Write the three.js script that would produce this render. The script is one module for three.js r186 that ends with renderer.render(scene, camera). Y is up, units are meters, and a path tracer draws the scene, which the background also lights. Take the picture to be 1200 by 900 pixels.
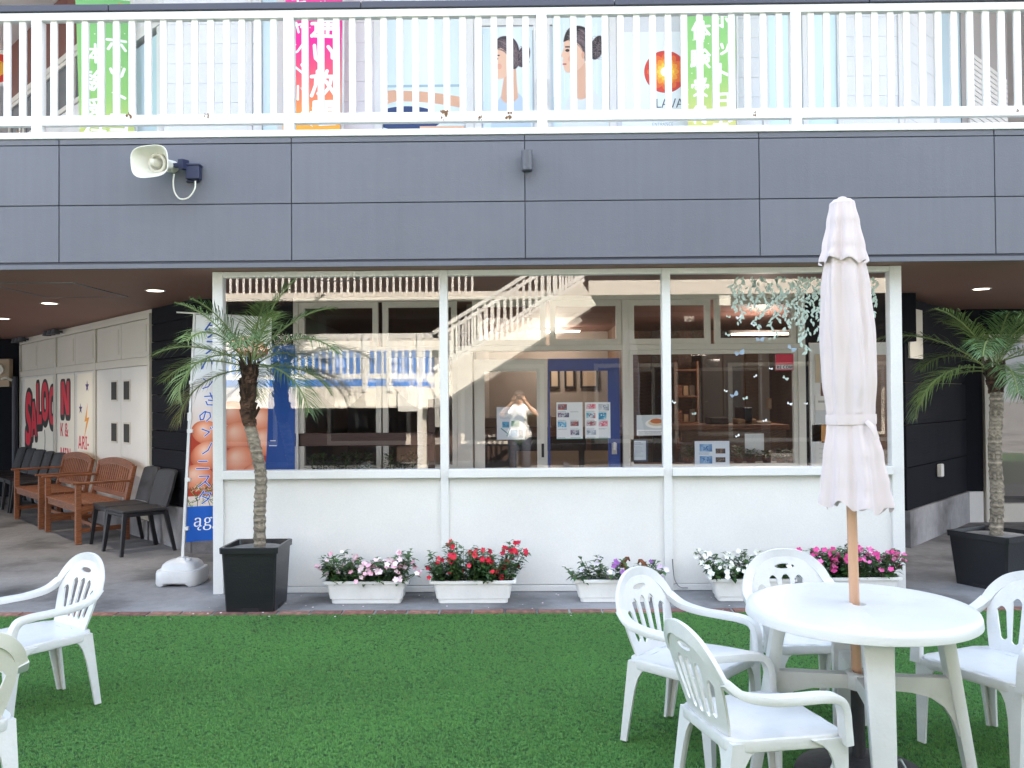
import * as THREE from 'three';
import { RoundedBoxGeometry } from 'three/addons/geometries/RoundedBoxGeometry.js';
import { mergeGeometries, mergeVertices, toCreasedNormals } from 'three/addons/utils/BufferGeometryUtils.js';
import { TessellateModifier } from 'three/addons/modifiers/TessellateModifier.js';
import { MarchingCubes } from 'three/addons/objects/MarchingCubes.js';

// ------------------------------------------------------------------ camera, sky, sun, exposure
const scene = new THREE.Scene();
const FPX = 1030, EYE = 1.5, DEG = Math.PI / 180;
const camera = new THREE.PerspectiveCamera(2 * Math.atan(450 / FPX) / DEG, 4 / 3, 0.02, 400);
camera.position.set(0, EYE, 0);
camera.rotation.order = 'YXZ';
camera.rotation.set(0.90 * DEG, 0.45 * DEG, -0.46 * DEG);
camera.updateMatrixWorld(true);
const SUN_EL = 48 * DEG, SUN_AZ = 30 * DEG;
const sunDir = new THREE.Vector3(Math.cos(SUN_EL) * Math.sin(SUN_AZ), Math.sin(SUN_EL), -Math.cos(SUN_EL) * Math.cos(SUN_AZ));
{
  const W = 512, H = 256, data = new Float32Array(W * H * 4), d = new THREE.Vector3();
  const hash = (i, j) => { const s = Math.sin(i * 127.1 + j * 311.7) * 43758.5453; return s - Math.floor(s); };
  const vn = (x, y, px) => { const i = Math.floor(x), j = Math.floor(y), f = x - i, g = y - j, u = f * f * (3 - 2 * f), v = g * g * (3 - 2 * g), m = (a) => ((a % px) + px) % px;
    return (hash(m(i), j) * (1 - u) + hash(m(i + 1), j) * u) * (1 - v) + (hash(m(i), j + 1) * (1 - u) + hash(m(i + 1), j + 1) * u) * v; };
  for (let r = 0; r < H; r++) for (let c = 0; c < W; c++) {
    const lat = ((r + 0.5) / H - 0.5) * Math.PI, lon = ((c + 0.5) / W - 0.5) * 2 * Math.PI;
    d.set(Math.cos(lat) * Math.cos(lon), Math.sin(lat), Math.cos(lat) * Math.sin(lon));
    const e = Math.max(0, d.y), t = Math.pow(e, 0.5);
    let R = 0.36 + (0.20 - 0.36) * t, G = 0.40 + (0.27 - 0.40) * t, B = 0.43 + (0.38 - 0.43) * t;
    let n = 0, a = 0.5; for (let o = 0; o < 5; o++) { n += a * vn(c / W * 8 * (1 << o), r / H * 10 * (1 << o), 8 << o); a *= 0.5; }
    const cl = Math.min(1, Math.max(0, (n - 0.42) * 3.2)) * 0.75;
    R += (0.44 - R) * cl; G += (0.44 - G) * cl; B += (0.45 - B) * cl;
    const k = Math.pow(Math.max(0, d.dot(sunDir)), 40) * 0.5; R += k; G += k * 0.95; B += k * 0.85;
    data.set([R, G, B, 1], (r * W + c) * 4);
  }
  const sky = new THREE.DataTexture(data, W, H, THREE.RGBAFormat, THREE.FloatType);
  sky.mapping = THREE.EquirectangularReflectionMapping; sky.magFilter = THREE.LinearFilter; sky.needsUpdate = true;
  scene.background = sky; scene.environment = sky;
}
const sun = new THREE.DirectionalLight(0xfff0dc, 5);
sun.position.copy(sunDir).multiplyScalar(40); sun.target.position.set(0, 0, 0); sun.castShadow = true;
Object.assign(sun.shadow.camera, { left: -18, right: 18, top: 18, bottom: -18, near: 1, far: 90 }); sun.shadow.mapSize.set(4096, 4096);
scene.add(sun, sun.target);
const renderer = new THREE.WebGLRenderer({ antialias: true });
renderer.toneMapping = THREE.LinearToneMapping;
renderer.toneMappingExposure = 8.6;
renderer.shadowMap.enabled = true;

// ------------------------------------------------------------------ helpers
let seed = 7;
const rnd = () => { seed = (seed * 1664525 + 1013904223) >>> 0; return seed / 4294967296; };
const rr = (a, b) => a + (b - a) * rnd();
const V = (x, y, z) => new THREE.Vector3(x, y, z);
const ray = (px, py) => V((px - 600) / FPX, (450 - py) / FPX, -1).applyQuaternion(camera.quaternion);
const atZ = (px, py, z) => { const d = ray(px, py); return d.multiplyScalar(z / d.z).add(camera.position); };
const atY = (px, py, y) => { const d = ray(px, py); return d.multiplyScalar((y - EYE) / d.y).add(camera.position); };
const XZ = (px, z, py = 466) => atZ(px, py, z).x;
const YZ = (py, z, px = 600) => atZ(px, py, z).y;
const used = new Map();
const numbered = (n) => { const k = used.get(n) || 0; used.set(n, k + 1); return k ? n + '_' + String(k).padStart(3, '0') : n; };
function shade(o) { o.traverse((m) => { if (m.isMesh) { m.castShadow = true; m.receiveShadow = true; } }); return o; }
function tag(o, label, category, group, kind) { if (label) o.userData.label = label; if (category) o.userData.category = category; if (group) o.userData.group = group; if (kind) o.userData.kind = kind; return o; }
function thing(name, label, category, pos = [0, 0, 0], turn = 0, group) {
  const o = new THREE.Group(); o.name = numbered(name); o.position.set(...pos); o.rotation.y = turn; scene.add(o);
  return tag(o, label, category, group);
}
function part(parent, name, geo, mat) { const m = new THREE.Mesh(geo, mat); m.name = name; m.castShadow = m.receiveShadow = true; parent.add(m); return m; }
function solo(name, geo, mat, label, category, group, kind) { const m = part(scene, numbered(name), geo, mat); return tag(m, label, category, group, kind); }
function copyOf(o, pos, turn, label, group) { const c = o.clone(); c.name = numbered(o.name.replace(/_\d{3}$/, '')); c.position.set(...pos); c.rotation.y = turn; c.userData = { ...o.userData }; if (label) c.userData.label = label; if (group) c.userData.group = group; scene.add(c); return c; }
function metricUV(g) {
  const p = g.attributes.position, n = g.attributes.normal, uv = new Float32Array(p.count * 2);
  for (let i = 0; i < p.count; i++) {
    const ax = Math.abs(n.getX(i)), ay = Math.abs(n.getY(i)), az = Math.abs(n.getZ(i));
    const [u, v] = ay > ax && ay > az ? [p.getX(i), p.getZ(i)] : ax > az ? [p.getZ(i), p.getY(i)] : [p.getX(i), p.getY(i)];
    uv[2 * i] = u; uv[2 * i + 1] = v;
  }
  g.setAttribute('uv', new THREE.BufferAttribute(uv, 2)); return g;
}
function bx(x0, x1, y0, y1, z0, z1, r = 0) {
  const w = Math.abs(x1 - x0), h = Math.abs(y1 - y0), d = Math.abs(z1 - z0);
  const g = r ? new RoundedBoxGeometry(w, h, d, 2, Math.min(r, w / 2.1, h / 2.1, d / 2.1)) : new THREE.BoxGeometry(w, h, d);
  g.translate((x0 + x1) / 2, (y0 + y1) / 2, (z0 + z1) / 2); return metricUV(g);
}
const clean = (g) => { g = g.index ? g.toNonIndexed() : g; for (const k of Object.keys(g.attributes)) if (!['position', 'normal', 'uv'].includes(k)) g.deleteAttribute(k); if (!g.attributes.normal) g.computeVertexNormals(); if (!g.attributes.uv) metricUV(g); return g; };
const join = (list) => mergeGeometries(list.map(clean), false);
function tri(positions, index, crease = 0.7) {
  const g = new THREE.BufferGeometry(); g.setAttribute('position', new THREE.Float32BufferAttribute(positions, 3)); g.setIndex(index);
  const c = toCreasedNormals(g, crease); return metricUV(c);
}
function loft(rings, closed = true, caps = true, crease = 0.7) {
  const n = rings[0].length, pos = [], idx = [], m = closed ? n : n - 1;
  for (const r of rings) for (const p of r) pos.push(p.x, p.y, p.z);
  for (let i = 0; i < rings.length - 1; i++) for (let j = 0; j < m; j++) { const a = i * n + j, b = i * n + (j + 1) % n, c = a + n, d = b + n; idx.push(a, b, d, a, d, c); }
  if (caps && closed) for (const [base, flip] of [[0, true], [(rings.length - 1) * n, false]]) {
    const ctr = V(0, 0, 0); const ring = rings[flip ? 0 : rings.length - 1]; ring.forEach((p) => ctr.add(p)); ctr.divideScalar(n); const ci = pos.length / 3; pos.push(ctr.x, ctr.y, ctr.z);
    for (let j = 0; j < n; j++) { const a = base + j, b = base + (j + 1) % n; flip ? idx.push(ci, b, a) : idx.push(ci, a, b); }
  }
  return tri(pos, idx, crease);
}
const tube = (pts, r, seg = 24, rs = 8) => new THREE.TubeGeometry(new THREE.CatmullRomCurve3(pts), seg, r, rs, false);
function cyl(r0, r1, y0, y1, x = 0, z = 0, s = 20) { const g = new THREE.CylinderGeometry(r1, r0, y1 - y0, s); g.translate(x, (y0 + y1) / 2, z); return g; }
function bar(a, b, w, h = w) { const d = b.clone().sub(a), L = d.length(), g = new THREE.BoxGeometry(w, h, L); g.translate(0, 0, L / 2); g.applyQuaternion(new THREE.Quaternion().setFromUnitVectors(V(0, 0, 1), d.normalize())); g.translate(a.x, a.y, a.z); return g; }
function beam(a, b, w, h) { const g = new THREE.BoxGeometry(w, h, a.distanceTo(b)); const m = new THREE.Matrix4().lookAt(a, b, V(0, 1, 0)); m.setPosition(a.clone().add(b).multiplyScalar(0.5)); g.applyMatrix4(m); return metricUV(g); }

// ------------------------------------------------------------------ textures
const hsh = (i, j) => { const s = Math.sin(i * 12.9898 + j * 78.233) * 43758.5453; return s - Math.floor(s); };
function vnoise(x, y, p) { const i = Math.floor(x), j = Math.floor(y), f = x - i, g = y - j, u = f * f * (3 - 2 * f), v = g * g * (3 - 2 * g), m = (a) => ((a % p) + p) % p, a = m(i), b = m(i + 1), c = m(j), d = m(j + 1); return (hsh(a, c) * (1 - u) + hsh(b, c) * u) * (1 - v) + (hsh(a, d) * (1 - u) + hsh(b, d) * u) * v; }
function fbm(x, y, p, o = 4) { let s = 0, a = 0.5, t = 0; for (let k = 0; k < o; k++) { s += a * vnoise(x * (1 << k) + k * 17, y * (1 << k) + k * 31, p << k); t += a; a *= 0.5; } return s / t; }
function tex(n, metres, fn, srgb = true) {
  const d = new Uint8Array(n * n * 4);
  for (let y = 0; y < n; y++) for (let x = 0; x < n; x++) { const c = fn(x / n, y / n); d.set([...c.map((v) => Math.max(0, Math.min(255, Math.round(v * 255)))), 255], (y * n + x) * 4); }
  const t = new THREE.DataTexture(d, n, n); t.wrapS = t.wrapT = THREE.RepeatWrapping; t.magFilter = THREE.LinearFilter; t.minFilter = THREE.LinearMipmapLinearFilter; t.generateMipmaps = true;
  if (srgb) t.colorSpace = THREE.SRGBColorSpace; t.repeat.set(1 / metres, 1 / metres); t.needsUpdate = true; return t;
}
const g3 = (v) => [v, v, v];
const T = {
  fine: tex(256, 0.25, (u, v) => g3(fbm(u * 32, v * 32, 32, 3)), false),
  mottled: tex(512, 2.7, (u, v) => g3(0.92 + 0.06 * fbm(u * 6, v * 6, 6, 6) + 0.03 * (hsh(Math.floor(u * 512), Math.floor(v * 512)) - 0.5))),
  streaks: tex(512, 2.3, (u, v) => { const s = fbm(u * 70, v * 3, 70, 4), m = fbm(u * 5 + 2, v * 5, 5, 5), d = hsh(Math.floor(u * 512) + 7, Math.floor(v * 512)) > 0.9993 ? 0.12 : 0; return g3(0.90 + 0.035 * s + 0.065 * m + d); }),
  resin: tex(512, 0.7, (u, v) => { const n = fbm(u * 8, v * 8, 8, 6), k = fbm(u * 40 + 9, v * 40, 40, 3), d = k > 0.68 ? (k - 0.68) * 0.12 : 0; const q = 0.93 + 0.07 * n; return [q - d * 0.8, q - d, q - d * 1.3]; }),
  concrete: tex(1024, 3.1, (u, v) => { const n = fbm(u * 5, v * 5, 5, 7), m = fbm(u * 60 + 3, v * 60, 60, 3), k = hsh(Math.floor(u * 1024), Math.floor(v * 1024)); const s = n < 0.4 ? (0.4 - n) * 1.1 : 0; const q = 0.70 + 0.34 * n + 0.10 * (m - 0.5) + 0.10 * (k - 0.5) - s; return [q, q, q * 1.01]; }),
  concreteBump: tex(512, 1.1, (u, v) => g3(fbm(u * 30, v * 30, 30, 5)), false),
  turf: tex(1024, 1.7, (u, v) => { const k = hsh(Math.floor(u * 1024), Math.floor(v * 1024)), m = fbm(u * 180, v * 180, 180, 2), l = fbm(u * 5, v * 5, 5, 4); const q = 0.5 + 0.55 * (m - 0.5) + 0.35 * (k - 0.5) + 0.28 * (l - 0.5); return [0.30 * q, 0.64 * q, 0.24 * q]; }),
  wood: tex(512, 0.8, (u, v) => { const n = fbm(u * 4, v * 60, 4, 4), w = fbm(u * 2, v * 12, 2, 4), s = Math.sin((v * 40 + w * 5) * 6.283) * 0.5 + 0.5; const q = 0.62 + 0.22 * n + 0.16 * s; return [q, q * 0.97, q * 0.94]; }),
  brick: tex(256, 0.4, (u, v) => { const n = fbm(u * 12, v * 12, 12, 5); return g3(0.62 + 0.5 * n); }),
  woodBump: tex(256, 0.5, (u, v) => g3(fbm(u * 4, v * 70, 4, 4)), false),
  wicker: tex(128, 0.06, (u, v) => { const a = Math.floor(u * 4), b = Math.floor(v * 4), f = u * 4 - a, h = v * 4 - b; const k = (a + b) % 2 ? Math.sin(f * Math.PI) : Math.sin(h * Math.PI); return g3(0.3 + 0.7 * k); }, false),
  bark: tex(256, 0.5, (u, v) => { const n = fbm(u * 16, v * 24, 16, 4), s = Math.abs(Math.sin(v * 16 * Math.PI + Math.sin(u * 12.566 * 2) * 1.2 + n * 5)); return g3(0.40 + 0.55 * n + 0.12 * s); }),
  weave: tex(256, 0.03, (u, v) => g3(0.5 + 0.25 * Math.sin(u * 50) + 0.25 * Math.sin(v * 50)), false),
};
const vary = (t, r) => { const c = t.clone(); c.repeat.set(r, r); c.needsUpdate = true; return c; };
const lin = (r, g, b) => new THREE.Color().setRGB(r, g, b);
const mat = (c, roughness = 0.6, o = {}) => new THREE.MeshStandardMaterial({ color: Array.isArray(c) ? lin(...c) : c, roughness, ...o });
const phys = (c, roughness, o = {}) => new THREE.MeshPhysicalMaterial({ color: Array.isArray(c) ? lin(...c) : c, roughness, ...o });
const M = {
  white: mat([0.80, 0.80, 0.79], 0.45, { map: T.mottled, bumpMap: T.fine, bumpScale: 0.0006 }),
  whitePanel: mat([0.82, 0.81, 0.79], 0.5, { map: T.mottled, bumpMap: T.fine, bumpScale: 0.0005 }),
  cream: mat([0.72, 0.69, 0.62], 0.5, { map: T.mottled }),
  creamWall: mat([0.76, 0.73, 0.67], 0.6, { map: T.mottled }),
  railing: mat([0.84, 0.84, 0.83], 0.4, { map: T.mottled, bumpMap: T.fine, bumpScale: 0.001 }),
  slate: [0, 1, 2].map((i) => mat([0.140 + i * 0.004, 0.147 + i * 0.004, 0.180 + i * 0.004], 0.55, { map: T.streaks, bumpMap: T.fine, bumpScale: 0.0006 })),
  capGrey: mat([0.055, 0.058, 0.085], 0.5),
  slateDark: mat([0.030, 0.034, 0.052], 0.5),
  navyBoard: [0, 1, 2].map((i) => phys([0.008 + i * 0.0012, 0.009 + i * 0.0012, 0.014 + i * 0.0015], 0.8, { specularIntensity: 0.25, bumpMap: T.woodBump, bumpScale: 0.002 })),
  plinth: mat([0.42, 0.41, 0.42], 0.85, { map: T.concrete, bumpMap: T.concreteBump, bumpScale: 0.002 }),
  ceiling: mat([0.36, 0.19, 0.155], 0.6, { map: T.mottled }),
  concrete: mat([0.29, 0.29, 0.295], 0.85, { map: T.concrete, bumpMap: T.concreteBump, bumpScale: 0.004 }),
  turf: mat([0.85, 0.85, 0.85], 1, { map: T.turf }),
  bricks: [[0.30, 0.135, 0.10], [0.25, 0.12, 0.095], [0.33, 0.17, 0.13], [0.22, 0.105, 0.09]].map((c) => mat(c, 0.95, { map: T.brick, bumpMap: T.concreteBump, bumpScale: 0.004 })),
  mortar: mat([0.36, 0.355, 0.35], 0.95, { map: T.concrete }),
  plastic: phys([0.655, 0.665, 0.675], 0.38, { map: T.resin, bumpMap: T.fine, bumpScale: 0.0004, clearcoat: 0.15, clearcoatRoughness: 0.4 }),
  plasticAged: phys([0.68, 0.665, 0.60], 0.42, { map: T.resin, bumpMap: T.fine, bumpScale: 0.0004 }),
  planter: phys([0.80, 0.80, 0.78], 0.42, { map: T.resin, bumpMap: T.fine, bumpScale: 0.0005 }),
  potBlack: phys([0.012, 0.013, 0.016], 0.35, { bumpMap: T.fine, bumpScale: 0.0008 }),
  chairBlack: mat([0.024, 0.024, 0.029], 0.5, { bumpMap: T.wicker, bumpScale: 0.002 }),
  chairBlackPlain: mat([0.013, 0.013, 0.017], 0.45),
  teak: [0, 1, 2].map((i) => mat([0.36 + i * 0.03, 0.135 + i * 0.014, 0.062 + i * 0.006], 0.5, { map: T.wood, bumpMap: T.woodBump, bumpScale: 0.0008 })),
  maroon: mat([0.055, 0.016, 0.014], 0.45, { map: T.wood }),
  polewood: mat([0.56, 0.33, 0.21], 0.45, { map: T.mottled }),
  counter: mat([0.28, 0.12, 0.055], 0.5, { map: T.wood }),
  roomWall: mat([0.36, 0.32, 0.28], 0.8, { map: T.mottled }), roomFloor: mat([0.16, 0.10, 0.07], 0.5, { map: T.wood }),
  woodPanel: mat([0.22, 0.14, 0.095], 0.6, { map: T.wood }), darkRoom: mat([0.035, 0.027, 0.024], 0.7), beige: mat([0.50, 0.40, 0.29], 0.7, { map: T.mottled }), kraft: mat([0.36, 0.23, 0.13], 0.8),
  canvas: phys([0.60, 0.53, 0.55], 0.9, { bumpMap: T.weave, bumpScale: 0.0006, sheen: 0.3, side: THREE.DoubleSide }),
  black: mat([0.015, 0.015, 0.017], 0.5), darkBase: mat([0.022, 0.020, 0.024], 0.6, { bumpMap: T.concreteBump, bumpScale: 0.002 }), steel: mat([0.55, 0.56, 0.58], 0.3, { metalness: 0.9 }),
  horn: phys([0.70, 0.69, 0.62], 0.4), hornIn: phys([0.60, 0.58, 0.50], 0.45), navyBox: mat([0.018, 0.024, 0.065], 0.45), lampGrey: mat([0.09, 0.095, 0.115], 0.4),
  blueFrame: phys([0.028, 0.065, 0.26], 0.35), blueWall: mat([0.02, 0.13, 0.42], 0.5), brown: mat([0.15, 0.05, 0.035], 0.6, { bumpMap: T.woodBump, bumpScale: 0.001 }), darkBrown: mat([0.075, 0.045, 0.035], 0.7, { map: T.mottled }),
  trunk: mat([0.42, 0.36, 0.28], 0.95, { map: T.bark, bumpMap: T.bark, bumpScale: 0.012 }), fibre: mat([0.13, 0.07, 0.042], 1, { map: T.bark, bumpMap: T.bark, bumpScale: 0.02 }),
  frond: [[0.095, 0.155, 0.045], [0.125, 0.19, 0.05], [0.07, 0.13, 0.042], [0.21, 0.20, 0.075]].map((c) => phys(c, 0.5, { side: THREE.DoubleSide, transmission: 0.0 })),
  stem: mat([0.13, 0.17, 0.05], 0.6), soil: mat([0.55, 0.53, 0.50], 0.95, { map: T.concrete, bumpMap: T.concreteBump, bumpScale: 0.01 }), dirt: mat([0.035, 0.025, 0.018], 1, { bumpMap: T.concreteBump, bumpScale: 0.01 }),
  leaf: [[0.035, 0.085, 0.025], [0.05, 0.115, 0.03], [0.028, 0.065, 0.022]].map((c) => phys(c, 0.45, { side: THREE.DoubleSide })),
  glass: phys(0xffffff, 0.0, { transmission: 1, thickness: 0, ior: 1.95 }),
  glassIn: phys(0xffffff, 0.0, { transmission: 1, thickness: 0, ior: 1.75 }),
  glassBlue: phys([0.78, 0.88, 0.92], 0.02, { transmission: 0.55, thickness: 0, ior: 1.5 }),
  film: phys([0.50, 0.62, 0.56], 0.9, { transmission: 0.25, thickness: 0, side: THREE.DoubleSide }),
  sticker: mat([0.72, 0.76, 0.78], 0.6, { side: THREE.DoubleSide }), stickerBlue: mat([0.25, 0.33, 0.42], 0.6, { side: THREE.DoubleSide }),
  flagBlue: mat([0.02, 0.11, 0.46], 0.8, { side: THREE.DoubleSide, bumpMap: T.weave, bumpScale: 0.0004 }),
  skin: phys([0.50, 0.29, 0.20], 0.55), shirt: mat([0.78, 0.78, 0.80], 0.85), trousers: mat([0.05, 0.06, 0.09], 0.85), hair: mat([0.02, 0.014, 0.011], 0.6), terracotta: mat([0.33, 0.11, 0.05], 0.8, { map: T.bark }),
  rust: mat([0.36, 0.18, 0.08], 0.95, { map: T.brick, bumpMap: T.concreteBump, bumpScale: 0.004 }),
};
const lampMat = (c, k) => { const m = mat([0.8, 0.8, 0.8], 0.5); m.emissive = lin(...c); m.emissiveIntensity = k; return m; };
function canvasTex(w, h, draw) { const c = document.createElement('canvas'); c.width = w; c.height = h; const x = c.getContext('2d'); draw(x, w, h); const t = new THREE.CanvasTexture(c); t.colorSpace = THREE.SRGBColorSpace; t.magFilter = THREE.LinearFilter; return t; }
const print = (t, rough = 0.5) => new THREE.MeshStandardMaterial({ map: t, roughness: rough, side: THREE.DoubleSide });
// sheet of paper: thin box whose front face (+z) carries the print
function sheetGeo(w, h, d = 0.004) { return new THREE.BoxGeometry(w, h, d); }
function sheet(name, w, h, t, label, category, pos, turn = 0, group, d = 0.004) {
  const face = print(t), edge = M.sticker; const m = new THREE.Mesh(sheetGeo(w, h, d), [edge, edge, edge, edge, face, edge]); m.name = numbered(name); m.position.set(...pos); m.rotation.y = turn; shade(m); scene.add(m); return tag(m, label, category, group);
}
const GLYPH = {
  '体': '30,5 10,45|22,30 22,95|35,30 95,30|65,5 65,95|65,32 35,75|65,32 95,75|48,72 82,72',
  '験': '8,10 8,60 45,60|8,10 42,10|25,10 25,60|8,27 40,27|8,44 40,44|45,60 42,95 35,90|8,72 5,88|17,72 18,85|28,70 30,82|72,5 48,35|72,5 97,35|60,35 86,35|54,48 92,48 92,65 54,65 54,48|73,35 73,65|72,65 50,95|75,65 97,95',
  '受': '80,5 25,15|25,20 30,32|48,18 52,30|78,15 70,30|10,50 10,38 92,38 90,50|28,52 75,52 20,95|32,58 85,95',
  '付': '30,5 8,45|20,30 20,95|38,30 97,30|76,5 76,92 62,86|48,48 58,65',
  'ホ': '8,30 92,30|50,5 50,95 40,88|28,50 12,78|72,50 90,78', 'ッ': '20,50 27,68|45,46 51,64|82,45 70,80 45,95', 'ト': '40,5 40,95|40,40 80,60',
  'ヨ': '15,15 82,15 82,92|18,50 82,50|12,90 82,90', 'ガ': '10,32 75,32 70,80 58,92|45,8 42,50 15,92|82,5 88,18|93,2 98,14',
  '通': '12,12 24,24|8,45 24,45 24,75 8,92|8,90 40,93 96,93|40,12 85,12 65,28|42,32 42,82|42,32 90,32 90,82|42,48 90,48|42,64 90,64|66,32 66,82',
  'い': '18,20 22,65 35,78 42,60|70,25 85,45 85,65',
  '放': '28,5 28,18|5,22 50,22|22,22 20,55 5,92|22,45 44,45 40,85 30,85|65,5 52,40|58,25 95,25|82,25 72,65 48,93|60,42 95,93',
  '題': '15,8 15,38 42,38 42,8 15,8|15,23 42,23|5,48 52,48|28,48 28,80|28,62 46,62|14,58 5,90|10,78 40,92 97,92|55,10 97,10|76,10 70,22|60,22 60,70 92,70 92,22 60,22|60,38 92,38|60,54 92,54|68,72 56,82|82,72 95,82',
  'キ': '15,30 85,22|10,58 92,50|42,5 58,95', 'ャ': '20,55 82,45 70,65|40,38 55,95', 'ン': '15,20 35,35|15,88 50,75 88,25', 'ペ': '5,60 32,30 95,80|72,20 80,14 86,22 78,30 72,22', 'ー': '50,10 50,90',
  'さ': '15,30 85,25|50,5 75,60 40,55|25,65 35,88 70,90', 'の': '52,20 40,75 20,80 15,50 45,22 80,30 85,60 60,88', 'ニ': '22,28 78,28|10,78 90,78', 'ス': '18,18 80,18 60,55 15,90|55,55 88,90', 'タ': '40,5 12,50|38,22 85,22 70,65 30,95|32,45 68,62', 'パ': '35,25 10,80|60,25 90,80|82,10 90,16', 'ゞ': '20,30 70,50 40,80|75,20 80,30|88,16 93,26', 'ノ': '75,15 55,65 20,90',
};
function glyphs(x, str, px, py, s, lw, color, step = s * 1.08, sway = 0) {
  x.strokeStyle = color; x.lineWidth = lw; x.lineCap = 'round'; x.lineJoin = 'round';
  [...str].forEach((ch, i) => { for (const st of (GLYPH[ch] || '').split('|')) { if (!st) continue; x.beginPath(); st.split(' ').forEach((q, k) => { const [a, b] = q.split(',').map(Number); const X = px + a / 100 * s + sway * Math.sin(i * 2.1) * s, Y = py + i * step + b / 100 * s; k ? x.lineTo(X, Y) : x.moveTo(X, Y); }); x.stroke(); } });
}
const textLines = (x, x0, y0, w, n, gap, color, lw = 2) => { x.strokeStyle = color; x.lineWidth = lw; for (let i = 0; i < n; i++) { x.setLineDash([rr(3, 9), rr(1, 3)]); x.beginPath(); x.moveTo(x0, y0 + i * gap); x.lineTo(x0 + w * rr(0.6, 1), y0 + i * gap); x.stroke(); } x.setLineDash([]); };

// ------------------------------------------------------------------ key planes (metres)
const ZG = -6.83, ZF = -6.58, ZI = -8.63, ZU = -9.5;        // glass screen, fascia, shop front, upper shop front
const CEIL = 2.5;
// ------------------------------------------------------------------ ground
{
  const flat = (x0, x1, z0, z1, y) => { const g = new THREE.PlaneGeometry(x1 - x0, z1 - z0); g.rotateX(-Math.PI / 2); g.translate((x0 + x1) / 2, y, (z0 + z1) / 2); return metricUV(g); };
  solo('ground', flat(-150, 150, -150, 150, -0.02), M.concrete, 'grey concrete ground around the buildings', 'ground', null, 'structure');
  solo('artificial_turf', flat(-14, 14, -6.13, 1.6, 0), M.turf, 'green artificial turf of the courtyard', 'turf', null, 'structure');
  solo('walkway', flat(-15, 15, -18, -6.245, 0.001), M.concrete, 'grey concrete walkway under the gallery', 'walkway', null, 'structure');
  const kerb = solo('brick_kerb', bx(-14, 14, -0.03, -0.002, -6.247, -6.128), M.mortar, 'row of dusty red bricks along the edge of the turf', 'kerb', null, 'structure');
  const bg = [0, 1, 2].map((k) => { const g = new RoundedBoxGeometry(0.214, 0.05, 0.104, 1, 0.006); g.translate(0, -0.022, 0); const p = g.attributes.position; for (let i = 0; i < p.count; i++) p.setXYZ(i, p.getX(i) + rr(-0.002, 0.002), p.getY(i) + rr(-0.001, 0.001), p.getZ(i) + rr(-0.002, 0.002)); return metricUV(g); });
  for (let i = -21; i < 22; i++) { const b = part(kerb, i === -21 ? 'brick' : 'brick_' + String(i + 21).padStart(3, '0'), bg[(i + 30) % 3], M.bricks[Math.floor(rnd() * 4)]); b.position.set(i * 0.2275 + rr(-0.003, 0.003), rr(0, 0.004), -6.1875 + rr(-0.003, 0.003)); b.rotation.y = rr(-0.012, 0.012); }
  // turf pile
  const blades = [];
  for (let k = 0; k < 7; k++) { const a = rr(0, 6.28), l = rr(0.006, 0.010), w = 0.0013, lean = rr(0.002, 0.006), ox = rr(-0.006, 0.006), oz = rr(-0.006, 0.006), c = Math.cos(a), s = Math.sin(a); const p = new THREE.BufferGeometry(); p.setAttribute('position', new THREE.Float32BufferAttribute([ox - c * w, 0, oz - s * w, ox + c * w, 0, oz + s * w, ox - s * lean, l, oz + c * lean], 3)); p.computeVertexNormals(); p.setAttribute('uv', new THREE.Float32BufferAttribute(6, 2)); blades.push(p); }
  const N = 190000, im = new THREE.InstancedMesh(mergeGeometries(blades), mat([1, 1, 1], 0.8, { side: THREE.DoubleSide }), N), m4 = new THREE.Matrix4(), q = new THREE.Quaternion(), up = V(0, 1, 0), col = new THREE.Color();
  for (let i = 0; i < N; i++) { const z = -6.125 + 3.1 * rnd(), hw = 0.62 * -z + 0.35; q.setFromAxisAngle(up, rr(0, 6.28)); const s = rr(0.8, 1.25), x = rr(-hw, hw); m4.compose(V(x, -0.001, z), q, V(s, s, s)); im.setMatrixAt(i, m4); const t = rr(0.86, 1.14) * (0.84 + 0.36 * fbm(x * 1.3 + 40, z * 1.3 + 40, 256, 5)), w = rnd() < 0.05 ? 1.5 : 1; im.setColorAt(i, col.setRGB(0.098 * t * w, 0.255 * t, 0.062 * t)); }
  im.name = 'grass'; im.castShadow = im.receiveShadow = true; tag(im, 'short green pile of the artificial turf', 'grass', null, 'stuff'); scene.add(im);
  // petals and grit lying on the walkway
  const pet = []; for (let i = 0; i < 90; i++) { const g = new THREE.CircleGeometry(rr(0.003, 0.009), 5); g.rotateX(-Math.PI / 2 + rr(-0.3, 0.3)); g.translate(rr(-2.4, 1.9), 0.007, rr(-6.75, -6.0)); pet.push(g); }
  solo('fallen_petals', join(pet), mat([0.65, 0.55, 0.55], 0.8, { side: THREE.DoubleSide }), 'small pale fallen petals scattered before the planters', 'petals', null, 'stuff');
}
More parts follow.
